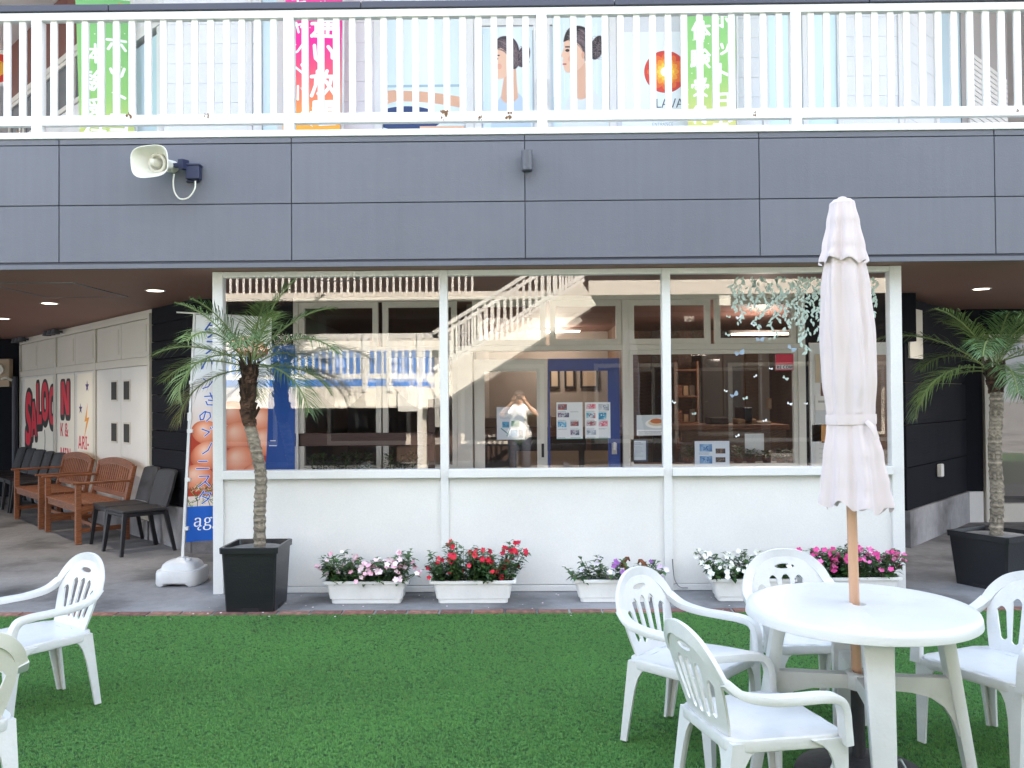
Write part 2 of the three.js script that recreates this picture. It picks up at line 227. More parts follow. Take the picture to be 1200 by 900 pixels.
// ------------------------------------------------------------------ ceiling, deck and roof of the shop building
solo('ceiling', bx(-15, 15, CEIL, CEIL + 0.03, -18, ZF - 0.03), M.ceiling, 'brown painted ceiling under the upper gallery', 'ceiling', null, 'structure');
solo('upper_deck', bx(-15, 15, CEIL + 0.034, 3.44, -18, ZF - 0.034), M.plinth, 'concrete floor slab of the upper gallery', 'floor', null, 'structure');
solo('rear_wall', bx(-15, 15, 0.002, 6.99, -18.3, -18.01), M.plinth, 'rear wall closing the shop building', 'wall', null, 'structure');
solo('roof', join([bx(-15, 15, 7.0, 7.25, -18.3, -6.9), bx(-15, 15, 6.9, 7.3, -6.9, -6.8)]), M.whitePanel, 'flat white roof over the upper gallery', 'roof', null, 'structure');
{ // slate cladding of the gallery edge
  const o = thing('gallery_fascia', 'slate grey panel cladding on the gallery edge above the glass screen', 'cladding');
  const ys = [YZ(303, ZF), YZ(236, ZF), YZ(165, ZF), YZ(157.5, ZF)], x0 = XZ(69, ZF), step = (XZ(1170, ZF) - x0) / 4;
  part(o, 'backing', bx(-15, 15, CEIL + 0.012, ys[3] - 0.004, ZF - 0.03, ZF - 0.012), M.slateDark);
  part(o, 'drip_edge', bx(-15, 15, CEIL - 0.005, CEIL + 0.028, ZF - 0.028, ZF + 0.012), M.slate[0]);
  part(o, 'lower_trim', bx(-15, 15, CEIL + 0.031, ys[0] - 0.004, ZF - 0.012, ZF - 0.006), M.slateDark);
  for (let r = 0; r < 3; r++) for (let i = -5; i < 9; i++) { const g = 0.0035; part(o, 'panel', bx(x0 + i * step + g, x0 + (i + 1) * step - g, ys[r] + g, ys[r + 1] - g, ZF - 0.012, ZF + rr(-0.0015, 0.0015), 0.003), M.slate[Math.floor(rnd() * 3)]); }
}
{ // balcony railing
  const o = thing('gallery_railing', 'white painted picket railing with rust spots on the gallery edge', 'railing');
  const y = (p) => YZ(p, ZF, 600), X0 = -6, X1 = 6, zc = ZF - 0.03;
  part(o, 'base_rail', bx(X0, X1, y(157.5), y(150), ZF - 0.085, ZF + 0.012, 0.004), M.railing);
  part(o, 'lower_rail', bx(X0, X1, y(141.5), y(130), zc - 0.022, zc + 0.03, 0.004), M.railing);
  part(o, 'top_rail', bx(X0, X1, y(18), y(9), zc - 0.026, zc + 0.036, 0.004), M.railing);
  const px0 = XZ(43, ZF), pst = (XZ(938, ZF) - px0) / 3;
  for (let i = -2; i < 6; i++) { const a = px0 + i * pst + 0.55; part(o, 'handrail', bx(a + 0.003, a + pst - 0.003, y(8.4), y(0.5), zc - 0.045, zc + 0.05, 0.006), M.capGrey); }
  for (let i = -1; i < 5; i++) part(o, 'post', bx(px0 + i * pst - 0.038, px0 + i * pst + 0.038, y(150), y(18), zc - 0.035, zc + 0.04, 0.004), M.railing);
  const bg = bx(-0.0245, 0.0245, y(130), y(18), -0.008, 0.018, 0.003);
  for (let i = -1; i < 5; i++) for (let k = 1; k < 16; k++) { const b = part(o, 'baluster', bg, M.railing); b.position.set(px0 + i * pst + k * pst / 16 + rr(-0.002, 0.002), 0, zc); }
  // rust blooming at the baluster feet
  for (const [px, py, s] of [[151, 137, 1], [520, 137, 1.5], [597, 136, 1.1], [563, 139, .6], [640, 139, .5], [242, 136, .7], [884, 134, .6], [22, 155, .6], [1192, 130, .5]]) {
    const c = atZ(px, py, ZF), gs = []; for (let k = 0; k < 9; k++) { const g = new THREE.CircleGeometry(rr(0.003, 0.009) * s, 7); g.scale(1, rr(1, 2), 1); g.translate(c.x + rr(-0.022, 0.022) * s, c.y + rr(-0.02, 0.03) * s, zc + 0.0305 + k * 0.0003); gs.push(g); }
    part(o, 'rust_spot', join(gs), M.rust);
  }
}
// ------------------------------------------------------------------ glass screen in front of the shop
{
  const o = thing('terrace_screen', 'white framed glass screen wall with three panes and solid lower panels', 'glass screen');
  const z0 = ZG - 0.05, z1 = ZG + 0.03, xs = [XZ(251, ZG), XZ(516, ZG), XZ(525.5, ZG), XZ(776, ZG), XZ(786, ZG), XZ(1056, ZG)];
  const xl = XZ(263, ZG), xr = XZ(1042, ZG), ys0 = YZ(549, ZG), ys1 = YZ(559, ZG);
  part(o, 'post', bx(xs[0], xl, 0, CEIL - 0.004, z0, z1 + 0.008, 0.005), M.white);
  part(o, 'post', bx(xr, xs[5], 0, CEIL - 0.004, z0, z1 + 0.008, 0.005), M.white);
  part(o, 'mullion', bx(xs[1], xs[2], 0.002, CEIL - 0.004, z0, z1 + 0.004, 0.004), M.white);
  part(o, 'mullion', bx(xs[3], xs[4], 0.002, CEIL - 0.004, z0, z1 + 0.004, 0.004), M.white);
  const bays = [[xl, xs[1]], [xs[2], xs[3]], [xs[4], xr]];
  for (const [a, b] of bays) {
    part(o, 'head_rail', bx(a, b, YZ(323, ZG), CEIL - 0.004, z0 + 0.003, z1, 0.004), M.white);
    part(o, 'sill', bx(a, b, ys1, ys0, z0 - 0.02, z1 + 0.03, 0.006), M.white);
    part(o, 'lower_panel', bx(a, b, 0.055, ys1 - 0.004, ZG - 0.02, ZG + 0.012, 0.003), M.whitePanel);
    part(o, 'base_rail', bx(a, b, 0.004, 0.05, z0 + 0.004, z1 - 0.012, 0.004), M.white);
    const g = new THREE.PlaneGeometry(b - a - 0.004, YZ(323, ZG) - ys0 - 0.002); g.translate((a + b) / 2, (YZ(323, ZG) + ys0) / 2, ZG); part(o, 'pane', g, M.glass);
  }
  // sagging cable under the head rail
  const c = [355, 365, 385, 405, 425, 437].map((px, i) => { const p = atZ(px, [323, 326, 329, 329, 326, 323][i], ZG + 0.01); return p; });
  part(o, 'cable', tube(c, 0.0025, 20, 5), M.plinth);
  const lc = [[788, 655], [789, 668], [791, 680], [797, 688], [806, 689]].map(([a, b]) => atZ(a, b, ZG + 0.035)); part(o, 'cable', tube(lc, 0.004, 20, 6), M.plinth);
}
// ------------------------------------------------------------------ shop front behind the screen
{
  const o = thing('shop_facade', 'shop wall with cream window frames and a blue sliding door behind the glass screen', 'shop front');
  const X = (p) => XZ(p, ZI), Y = (p) => YZ(p, ZI), cL = -3.21, zf = ZI + 0.04;
  const fr = (x0, x1, y0, y1, m = M.cream, za = ZI - 0.05, zb = zf, nm = 'frame') => part(o, nm, bx(x0, x1, y0, y1, za, zb, 0.004), m);
  // dark boards left of the windows
  part(o, 'plinth', bx(cL, X(345), 0.002, 0.42, ZI - 0.1, ZI + 0.03), M.plinth);
  for (let k = 0; k < 11; k++) { const y0 = 0.424 + k * 0.19; if (y0 < CEIL - 0.02) part(o, 'board', bx(cL + 0.002, X(345) - 0.002, y0, Math.min(CEIL - 0.004, y0 + 0.185), ZI - 0.08, ZI + rr(-0.001, 0.003), 0.004), M.navyBoard[k % 3]); }
  part(o, 'backing', bx(cL - 0.1, X(345), 0.003, CEIL - 0.004, ZI - 0.16, ZI - 0.11), M.darkBrown);
  part(o, 'lower_wall', bx(X(345), X(535) , 0.002, 0.80, ZI - 0.06, ZI + 0.02), M.cream);
  part(o, 'lower_wall', bx(X(738), X(937), 0.002, 0.80, ZI - 0.06, ZI + 0.02), M.cream);
  // windows: [x0,x1,y0,y1]
  const yt0 = Y(353), yt1 = Y(405), yb0 = Y(412), yb1 = 0.80;
  const win = (p0, p1, ya, yb, w = 0.055) => { const a = X(p0), b = X(p1), f = part(o, 'window', join([bx(a, b, ya - w, ya, ZI - 0.03, zf - 0.01), bx(a, b, yb, yb + w, ZI - 0.03, zf - 0.01), bx(a, a + w, yb + w, ya - w, ZI - 0.03, zf - 0.012), bx(b - w, b, yb + w, ya - w, ZI - 0.03, zf - 0.012)]), M.cream);
    const g = new THREE.PlaneGeometry(b - a - 2 * w, ya - yb - 2 * w); g.translate((a + b) / 2, (ya + yb) / 2, ZI); part(f, 'pane', g, M.glassIn); return f; };
  for (const [a, b] of [[351, 444], [449, 536], [554, 640], [645, 729], [737, 833], [838, 933]]) win(a, b, yt0, yt1);
  for (const [a, b] of [[351, 447], [449, 536]]) win(a, b, yb0, yb1, 0.05);
  win(737, 934, yb0, yb1, 0.04);
  fr(X(345), X(943), yt0 + 0.002, CEIL - 0.004);                    // head
  fr(X(345), X(943), yb0 + 0.002, yt1 - 0.002, M.cream, ZI - 0.05, zf + 0.005);
  fr(X(345), X(351) - 0.002, 0.802, yt0); fr(X(536) + 0.002, X(554) - 0.002, 0.002, yt1 - 0.004, M.cream, ZI - 0.05, zf + 0.002); fr(X(729) + 0.002, X(737) - 0.002, 0.002, yt0, M.cream, ZI - 0.05, zf + 0.008); fr(X(934) + 0.002, X(943), 0.002, yt0, M.cream, ZI - 0.05, zf + 0.003);
  // sliding doors
  const door = (p0, p1, top, m, side, label) => { const a = X(p0), b = X(p1), yt = Y(top), d = part(o, 'door', join([bx(a, b, yt - 0.12, yt, ZI - 0.02, ZI + 0.018), bx(a, a + side[0], 0.1, yt - 0.12, ZI - 0.02, ZI + 0.018), bx(b - side[1], b, 0.1, yt - 0.12, ZI - 0.02, ZI + 0.018), bx(a, b, 0.01, 0.1, ZI - 0.02, ZI + 0.018)]), m);
    d.userData.label = label; const g = new THREE.PlaneGeometry(b - a - side[0] - side[1], yt - 0.22); g.translate((a + side[0] + b - side[1]) / 2, (yt + 0.0) / 2, ZI); part(d, 'pane', g, M.glassIn); return d; };
  const d1 = door(556, 641, 421, M.cream, [0.10, 0.10], 'cream sliding door leaf'); part(d1, 'handle', bx(X(634), X(637), Y(536), Y(520), ZI + 0.019, ZI + 0.026), M.black);
  const d2 = door(642, 726, 421, M.blueFrame, [0.02, 0.115], 'blue framed door leaf'); part(d2, 'handle', join([bx(X(716), X(722), Y(533), Y(520), ZI + 0.019, ZI + 0.03), cyl(0.012, 0.012, Y(528), Y(519), X(719), ZI + 0.045, 10)]), M.steel);
  // right end: dark jamb and glazed white door with notices
  part(o, 'jamb', bx(X(943) + 0.003, X(948), 0.002, CEIL - 0.004, ZI - 0.06, ZI), M.navyBoard[2]);
  part(o, 'upper_wall', bx(X(948) + 0.002, X(1075), Y(404), CEIL - 0.004, ZI - 0.06, ZI), M.navyBoard[1]);
  const d3 = door(949, 1056, 405, M.white, [0.1, 0.1], 'white glazed door leaf'); void d3;
  // room behind: walls, floor, ceiling face
  const r = thing('shop_room', 'dim brown interior of the shop behind the windows', 'room');
  part(r, 'floor', bx(-2.6, 3.78, 0.003, 0.012, -13.3, ZI - 0.06), M.roomFloor);
  part(r, 'back_wall', bx(-2.7, 3.9, 0.012, CEIL - 0.004, -13.4, -13.3), M.roomWall);
  part(r, 'side_wall', bx(-2.7, -2.6, 0.003, CEIL - 0.004, -13.3, ZI - 0.1), M.roomWall);
  part(r, 'side_wall', bx(3.78, 3.84, 0.003, CEIL - 0.004, -13.3, ZI - 0.1), M.woodPanel);
  part(r, 'partition', bx(-0.55, -0.45, 0.012, CEIL - 0.004, -13.3, -9.3), M.roomWall);
  part(r, 'wood_wall', bx(1.35, 1.4, 0.012, CEIL - 0.004, -13.3, -11.3), M.woodPanel);
  for (let i = 0; i < 11; i++) part(r, 'plank', bx(1.41 + i * 0.2, 1.603 + i * 0.2, 0.012, CEIL - 0.01, -13.29, -13.26 + rr(0, 0.006)), [M.woodPanel, M.counter, M.maroon][i % 5 === 3 ? 2 : i % 2]);
}
// ------------------------------------------------------------------ slanting saloon wall beside the walkway
const CL = V(-3.21, 0, ZI), UL = V(-0.666, 0, -0.746).normalize(), NL = V(UL.z, 0, -UL.x);   // corner, along the slanting wall, out of it

const wallL = { at: (px, py, off = 0) => { // pixel -> [distance along the wall, height] on the wall's plane, off metres in front
  const n = NL.clone(), u = UL.clone(), d = ray(px, py), c = CL.clone().addScaledVector(n, off), t = c.clone().sub(camera.position).dot(n) / d.dot(n), p = d.multiplyScalar(t).add(camera.position); return [p.clone().sub(c).dot(u), p.y]; } };
// group frame: x along u, z = u x y ... chosen so that +z is the wall's outward normal
function slantFrame(o) { const u = UL.clone(), y = V(0, 1, 0), n = NL.clone(); const x = u.clone().negate(); o.matrixAutoUpdate = true; const m = new THREE.Matrix4().makeBasis(x, y, n); o.quaternion.setFromRotationMatrix(m); o.position.copy(CL); return o; } // local x = -u
{
  const A = (px) => -wallL.at(px, 466)[0];
  const o = slantFrame(thing('saloon_front', 'slanting cream panelled wall with saloon lettering and folding doors beside the walkway', 'panelled wall'));
  const xd = A(178), xe = A(25);
  part(o, 'plinth', bx(xd, 0, 0.002, 0.42, -0.1, 0.03), M.plinth);
  for (let k = 0; k < 11; k++) { const y0 = 0.424 + k * 0.19; part(o, 'board', bx(xd + 0.002, -0.002, y0, Math.min(CEIL - 0.004, y0 + 0.185), -0.08, rr(-0.001, 0.004), 0.004), M.navyBoard[k % 3]); }
  part(o, 'backing', bx(xe, 0, 0.003, CEIL - 0.004, -0.16, -0.11), M.darkBrown);
  const y0 = 0.20, ym = 1.93, yt = 2.40;
  part(o, 'plinth', bx(xe, xd - 0.002, 0.002, y0 - 0.002, -0.08, 0.05), M.plinth);
  part(o, 'backing', bx(xe, xd - 0.002, y0, yt + 0.098, -0.06, -0.012), M.cream);
  part(o, 'head_rail', bx(xe, xd - 0.002, yt, yt + 0.05, -0.012, 0.03, 0.004), M.cream);
  part(o, 'mid_rail', bx(xe, xd - 0.002, ym - 0.04, ym + 0.05, -0.012, 0.022, 0.004), M.cream);
  part(o, 'bottom_rail', bx(xe, xd - 0.002, y0, y0 + 0.09, -0.012, 0.022, 0.004), M.cream);
  const cuts = [A(176.5), A(113), A(66.5), xe];
  for (const c of cuts) part(o, 'post', bx(c - 0.035, c + 0.035, y0, yt, -0.012, 0.028, 0.004), M.cream);
  for (let s = 0; s < 3; s++) {
    const a = cuts[s + 1] + 0.04, b = cuts[s] - 0.04, h = (b - a) / 2;
    for (let k = 0; k < 2; k++) {
      const l = a + k * h + 0.006, r = a + (k + 1) * h - 0.006;
      const up = part(o, 'upper_panel', bx(l, r, ym + 0.056, yt - 0.006, -0.012, 0.004, 0.003), M.cream); part(up, 'raised_field', bx(l + 0.07, r - 0.07, ym + 0.11, yt - 0.06, 0.004, 0.010, 0.004), M.cream);
      const d = part(o, 'door', bx(l, r, y0 + 0.096, ym - 0.046, -0.012, 0.008, 0.003), M.whitePanel); d.userData.label = s ? 'cream door leaf with painted lettering' : 'cream door leaf with two small square windows';
      if (s === 0) for (const yw of [1.62, 1.13]) { const cx = k ? l + 0.22 : r - 0.22; const f = part(d, 'window', bx(cx - 0.115, cx + 0.115, yw - 0.125, yw + 0.125, 0.008, 0.016, 0.003), M.cream); part(f, 'pane', bx(cx - 0.095, cx + 0.095, yw - 0.105, yw + 0.105, 0.016, 0.019), phys([0.10, 0.10, 0.10], 0.1)); }
      else { for (const [lx, rx, ya, yb] of [[l + 0.05, l + 0.056, y0 + 0.15, ym - 0.1], [r - 0.056, r - 0.05, y0 + 0.15, ym - 0.1], [l + 0.056, r - 0.056, ym - 0.106, ym - 0.1]]) part(d, 'moulding', bx(lx, rx, ya, yb, 0.008, 0.011), M.cream); for (const yh of [1.72, 1.02]) part(d, 'hinge', bx((k ? r : l) - 0.012, (k ? r : l) + 0.012, yh - 0.09, yh + 0.09, 0.008, 0.016), M.steel); }
    }
  }
  // spotlight brackets on the head rail
  for (const px of [36, 76]) { const x = A(px); for (let k = 0; k < 3; k++) part(o, 'floodlight', join([cyl(0.06, 0.045, yt + 0.02, yt + 0.09, x - k * 0.22, 0.12, 10), bx(x - k * 0.22 - 0.02, x - k * 0.22 + 0.02, yt + 0.04, yt + 0.07, 0.03, 0.1)]), M.lampGrey); }
  // lettering: thin painted sheets on the door leaves
  const paint = (p0, p1, ya, yb, draw, label) => { const x0 = A(p0), x1 = A(p1), w = 512, h = Math.round(512 * (ya - yb) / (x1 - x0)); const t = canvasTex(w, h, (x) => { x.fillStyle = '#ece7da'; x.fillRect(0, 0, w, h); draw(x, w, h); });
    const m = new THREE.Mesh(new THREE.BoxGeometry(x1 - x0, ya - yb, 0.002), [M.whitePanel, M.whitePanel, M.whitePanel, M.whitePanel, print(t, 0.6), M.whitePanel]); const lp = V((x0 + x1) / 2, (ya + yb) / 2, 0.0125); m.position.copy(lp.applyQuaternion(o.quaternion).add(o.position)); m.quaternion.copy(o.quaternion); m.name = numbered('painted_sign'); shade(m); scene.add(m); tag(m, label, 'sign'); };
  const big = (x, ch, X, Y, s, sx = 1, rot = 0) => { x.save(); x.translate(X, Y); x.rotate(rot); x.scale(sx, 1); x.font = 'bold ' + s + 'px sans-serif'; x.lineJoin = 'round'; x.lineWidth = s * 0.24; x.strokeStyle = '#151515'; x.strokeText(ch, s * 0.03, s * 0.035); x.lineWidth = s * 0.05; x.strokeStyle = '#d6203a'; x.fillStyle = '#d6203a'; x.fillText(ch, 0, 0); x.strokeText(ch, 0, 0); x.restore(); };
  const red = (x, s, X, Y, z) => { x.font = 'bold ' + z + 'px sans-serif'; x.fillStyle = '#cf1f3c'; x.fillText(s, X, Y); };
  paint(30, 63.5, 1.86, 0.42, (x, w, h) => {
    x.translate(0, -28);
    big(x, 'S', 14, 335, 325, 0.70); big(x, 'A', 128, 300, 215, 0.72, -0.06); big(x, 'L', 222, 240, 250, 0.74, -0.05); big(x, 'O', 312, 222, 225, 0.74, -0.04); big(x, 'O', 436, 235, 215, 0.74);
    x.strokeStyle = '#151515'; x.lineWidth = 9; x.lineCap = 'round'; const P = (q) => { x.beginPath(); q.forEach(([a, b, c, d], i) => i ? (c === undefined ? x.lineTo(a, b) : x.quadraticCurveTo(a, b, c, d)) : x.moveTo(a, b)); x.stroke(); };
    P([[60, 350], [20, 400, 25, 520]]); P([[110, 345], [190, 380, 285, 500]]); P([[285, 500], [300, 440, 250, 360]]); P([[300, 410], [330, 430, 350, 400]]); P([[350, 400], [390, 330, 370, 270]]); P([[25, 520], [60, 430, 110, 420]]); P([[110, 425], [70, 480, 90, 540]]); P([[20, 600], [90, 500, 150, 590]]); P([[150, 590], [200, 520, 225, 640]]); P([[285, 500], [270, 560, 310, 640]]); P([[150, 480], [165, 500, 160, 530]]);
    red(x, 'STEA', 300, 480, 82); red(x, 'WI', 330, 590, 82);
  }, 'black line drawing under big red lettering on the saloon door leaf farthest along the wall');
  paint(69.5, 88.5, 1.86, 0.42, (x, w, h) => { x.translate(0, -46); big(x, 'N', 70, 390, 390, 1.0); red(x, 'K &', 60, 590, 165); red(x, 'MIN', 60, 810, 165); }, 'single big red letter N over small red lettering on a saloon door leaf');
  paint(92, 110, 1.86, 0.42, (x, w, h) => {
    x.translate(0, -40);
    const star = (X, Y, r) => { x.fillStyle = '#33256b'; x.beginPath(); for (let k = 0; k < 10; k++) { const a = -Math.PI / 2 + k * Math.PI / 5, q = k % 2 ? r * 0.42 : r; x.lineTo(X + q * Math.cos(a), Y + q * Math.sin(a)); } x.fill(); };
    star(330, 170, 62); star(110, 390, 58); x.fillStyle = '#e79a2c'; x.beginPath(); [[350, 330], [240, 520], [310, 510], [220, 700], [400, 470], [320, 480]].forEach(([a, b]) => x.lineTo(a, b)); x.fill(); red(x, 'ARI-', 30, 790, 180);
  }, 'painted stars, orange bolt and red lettering on the saloon door leaf');
}
{ // far end of the walkway
  const far = wallL.at(25, 466)[0], x1 = CL.x + far * UL.x, z1 = CL.z + far * UL.z;
  const o = thing('far_wall', 'dark boarded wall at the far end of the walkway', 'wall');
  for (let k = 0; k < 9; k++) part(o, 'board', bx(x1 - 0.002 - (k + 1) * 0.6, x1 - 0.008 - k * 0.6, 0.003, CEIL - 0.004, z1 - 0.1, z1 + rr(0, 0.01), 0.004), M.navyBoard[k % 3]);
  part(o, 'backing', bx(x1 - 6, x1, 0.003, CEIL - 0.004, z1 - 0.2, z1 - 0.11), M.darkBrown);
  part(o, 'downpipe', cyl(0.04, 0.04, 0.003, 1.9, XZ(17, z1 + 0.08), z1 + 0.07, 12), M.slateDark);
  const b = thing('meter_box', 'beige wall meter box with pipes at the end of the walkway', 'meter box'); const c = atZ(2, 437, z1 + 0.1);
  part(b, 'casing', bx(c.x - 0.35, c.x + 0.13, c.y - 0.22, c.y + 0.22, z1 + 0.012, z1 + 0.12, 0.01), M.beige); part(b, 'dial', new THREE.CylinderGeometry(0.09, 0.09, 0.05, 16).rotateX(Math.PI / 2).translate(c.x - 0.03, c.y + 0.05, z1 + 0.14), M.horn); part(b, 'pipe', tube([V(c.x + 0.02, c.y - 0.1, z1 + 0.14), V(c.x + 0.1, c.y - 0.08, z1 + 0.15), V(c.x + 0.16, c.y - 0.12, z1 + 0.1)], 0.02, 10, 8), M.horn);
}
{ // right side recess
  const o = thing('recess_wall', 'dark slanting wall with pale plinth in the recess past the glass screen', 'wall');
  const a = V(XZ(1062, ZI) , 0, ZI - 0.02), b = V(5.24, 0, -10.36), L = a.distanceTo(b), dir = b.clone().sub(a).normalize(), n = V(-dir.z, 0, dir.x); if (n.z < 0) n.negate();
  const m = new THREE.Matrix4().makeBasis(dir, V(0, 1, 0), dir.clone().cross(V(0, 1, 0))); o.quaternion.setFromRotationMatrix(m); o.position.copy(a);
  part(o, 'plinth', bx(0, L, 0.003, 0.36, -0.08, 0.03), M.plinth);
  for (let k = 0; k < 5; k++) part(o, 'board', bx(0, L, 0.364 + k * 0.42, 0.778 + k * 0.42 , -0.06, 0.002 + rr(0, 0.003), 0.004), M.navyBoard[k % 3]);
  part(o, 'window', bx(0.08, 0.5, 1.86, 2.36, 0.006, 0.03, 0.004), M.cream);
  const ob = part(o, 'outlet_cover', bx(1.0, 1.09, 0.62, 0.76, 0.006, 0.06, 0.015), M.white); void ob;
  const w = thing('recess_front', 'dark wall with a tall cream framed glass door in the recess', 'wall');
  part(w, 'plinth', bx(b.x, XZ(1149, -10.36), 0.003, 0.36, -10.44, -10.33), M.white);
  part(w, 'wall_panel', bx(b.x, XZ(1151, -10.36), 0.364, CEIL - 0.004, -10.44, -10.36), M.navyBoard[2]);
  const x0 = XZ(1152, -10.36), x1 = x0 + 0.14; part(w, 'frame', bx(x0, x1, 0.003, 2.2, -10.42, -10.32, 0.005), M.cream); part(w, 'frame', bx(x1 + 0.003, x1 + 3, 2.1, 2.2, -10.42, -10.32, 0.005), M.cream); part(w, 'frame', bx(x1 + 0.003, x1 + 3, 0.003, 0.22, -10.42, -10.32, 0.005), M.cream);
  const g = new THREE.PlaneGeometry(2.99, 1.88); g.translate(x1 + 1.5, 1.16, -10.37); part(w, 'pane', g, M.glassIn);
  part(w, 'header', bx(x0, x1 + 3, 2.203, CEIL - 0.004, -10.44, -10.36), M.navyBoard[0]); part(w, 'room_wall', bx(b.x, 12, 0.01, CEIL - 0.004, -13.0, -12.9), M.roomWall);
}
// ------------------------------------------------------------------ upper storey
{
  const o = thing('upper_shop_facade', 'pale lap sided upper shop wall with glass doors behind the gallery railing', 'shop front');
  const X = (p) => XZ(p, ZU, 80), Y = (p) => YZ(p, ZU), pale = mat([0.84, 0.86, 0.89], 0.55, { map: T.mottled, bumpMap: T.fine, bumpScale: 0.0006 }), rose = mat([0.86, 0.83, 0.87], 0.55, { map: T.mottled });
  const side = (p0, p1, m) => { for (let k = 0; k < 17; k++) { const y0 = 3.45 + k * 0.215; if (y0 > 6.95) break; const g = bx(X(p0), X(p1), y0, y0 + 0.2143, ZU - 0.04, ZU, 0.0015); const q = g.attributes.position; for (let i = 0; i < q.count; i++) if (q.getY(i) < y0 + 0.1 && q.getZ(i) > ZU - 0.02) q.setZ(i, q.getZ(i) + 0.005); part(o, 'siding_board', g, m); } };
  side(192, 290, pale); side(399, 438, rose); side(864, 893, pale); side(987, 1052, pale); side(296, 303, pale);
  const trim = (p0, p1, ya = 6.95, yb = 3.45, d = 0.02) => part(o, 'trim', bx(X(p0), X(p1), yb, ya, ZU - 0.05, ZU + d, 0.004), M.white);
  trim(290.3, 295.7); trim(303.3, 307); trim(325, 398.7); trim(438.3, 448); trim(545, 555); trim(893.3, 900); trim(981, 986.7); trim(714, 722); trim(1052.3, 1058);
  const glass = (p0, p1, m) => { const w = part(o, 'window', join([bx(X(p0), X(p1), 6.0, 6.9, ZU - 0.04, ZU + 0.01), bx(X(p0), X(p1), 3.45, 3.6, ZU - 0.04, ZU + 0.01)]), M.white); part(w, 'pane', bx(X(p0), X(p1), 3.602, 5.998, ZU - 0.02, ZU - 0.014), m); };
  const gb = phys([0.62, 0.78, 0.85], 0.12), gw = phys([0.74, 0.80, 0.84], 0.12);
  glass(307.3, 324.7, gb); glass(448.3, 544.7, gw); glass(900.3, 940, gb); trim(940.3, 946); glass(946.3, 980.7, gb);
  for (const [a, b] of [[555.3, 634], [636, 713.7]]) { const d = part(o, 'door', join([bx(X(a), X(b), Y(30), 6.9, ZU - 0.04, ZU + 0.012), bx(X(a), X(a) + 0.08, 3.6, Y(30), ZU - 0.03, ZU + 0.01), bx(X(b) - 0.08, X(b), 3.6, Y(30), ZU - 0.03, ZU + 0.01), bx(X(a), X(b), 3.45, 3.6, ZU - 0.03, ZU + 0.01)]), M.white); part(d, 'pane', bx(X(a) + 0.08, X(b) - 0.08, 3.602, Y(30) - 0.002, ZU - 0.02, ZU - 0.014), gw); part(d, 'handle', cyl(0.012, 0.012, Y(125), Y(95), a < 600 ? X(b) - 0.04 : X(a) + 0.04, ZU + 0.05, 10), M.steel); }
  part(o, 'sign_panel', bx(X(722.3), X(863.7), 3.45, 6.9, ZU - 0.04, ZU + 0.004, 0.004), mat([0.74, 0.76, 0.80], 0.4, { map: T.mottled }));
  // left slanting wing
  const cl = V(X(190), 0, ZU), w = thing('upper_wing', 'slanting upper wing with brown cladding over white siding and windows', 'wall');
  w.quaternion.setFromRotationMatrix(new THREE.Matrix4().makeBasis(V(Math.SQRT1_2, 0, Math.SQRT1_2), V(0, 1, 0), V(-Math.SQRT1_2, 0, Math.SQRT1_2))); w.position.copy(cl);
  const wg = phys([0.10, 0.11, 0.12], 0.1), gb2 = phys([0.50, 0.66, 0.76], 0.12);
  part(w, 'pane', bx(-1.2, -0.1, 3.5, 5.55, -0.03, -0.01), gb2); part(w, 'trim', bx(-1.28, -1.203, 3.45, 5.6, -0.05, 0.03), M.white); part(w, 'trim', bx(-1.28, 0, 5.603, 5.72, -0.05, 0.03), M.white); part(w, 'trim', bx(-0.097, 0, 3.45, 5.6, -0.05, 0.02), M.white);
  for (let k = 0; k < 6; k++) part(w, 'siding_board', bx(-1.28, 0, 5.723 + k * 0.215, 5.935 + k * 0.215, -0.05, 0.006), pale);
  for (let k = 0; k < 9; k++) part(w, 'siding_board', bx(-5.6, -1.283, 3.45 + k * 0.215, 3.662 + k * 0.215, -0.05, rr(0, 0.004)), M.whitePanel);
  part(w, 'trim', bx(-5.6, -1.283, 6.06, 6.14, -0.05, 0.035), M.cream);
  for (let k = 0; k < 10; k++) part(w, 'cladding_board', bx(-5.6 + k * 0.432, -5.6 + k * 0.432 + 0.426, 6.143, 6.99, -0.05, rr(0, 0.006)), M.brown);
  for (let k = 0; k < 5; k++) { const x0 = -2.15 - k * 0.72; const f = part(w, 'window', join([bx(x0 - 0.6, x0, 6.0, 6.057, -0.04, 0.025), bx(x0 - 0.6, x0, 5.39, 5.45, -0.04, 0.025), bx(x0 - 0.6, x0 - 0.54, 5.45, 6.0, -0.04, 0.025), bx(x0 - 0.06, x0, 5.45, 6.0, -0.04, 0.025)]), M.cream); part(f, 'pane', bx(x0 - 0.54, x0 - 0.06, 5.45, 6.0, -0.03, 0.0), wg); }
  // right slanting wing
  const v = thing('grey_upper_wing', 'slanting upper wing with pale siding, grey panels and louvres', 'wall'), cr = V(X(1058), 0, ZU);
  v.quaternion.setFromRotationMatrix(new THREE.Matrix4().makeBasis(V(Math.SQRT1_2, 0, -Math.SQRT1_2), V(0, 1, 0), V(Math.SQRT1_2, 0, Math.SQRT1_2))); v.position.copy(cr);
  part(v, 'trim', bx(0, 0.1, 3.45, 6.95, -0.05, 0.02), M.white); for (let k = 0; k < 16; k++) part(v, 'siding_board', bx(0.103, 0.9, 3.45 + k * 0.215, 3.662 + k * 0.215, -0.05, rr(0, 0.003)), pale);
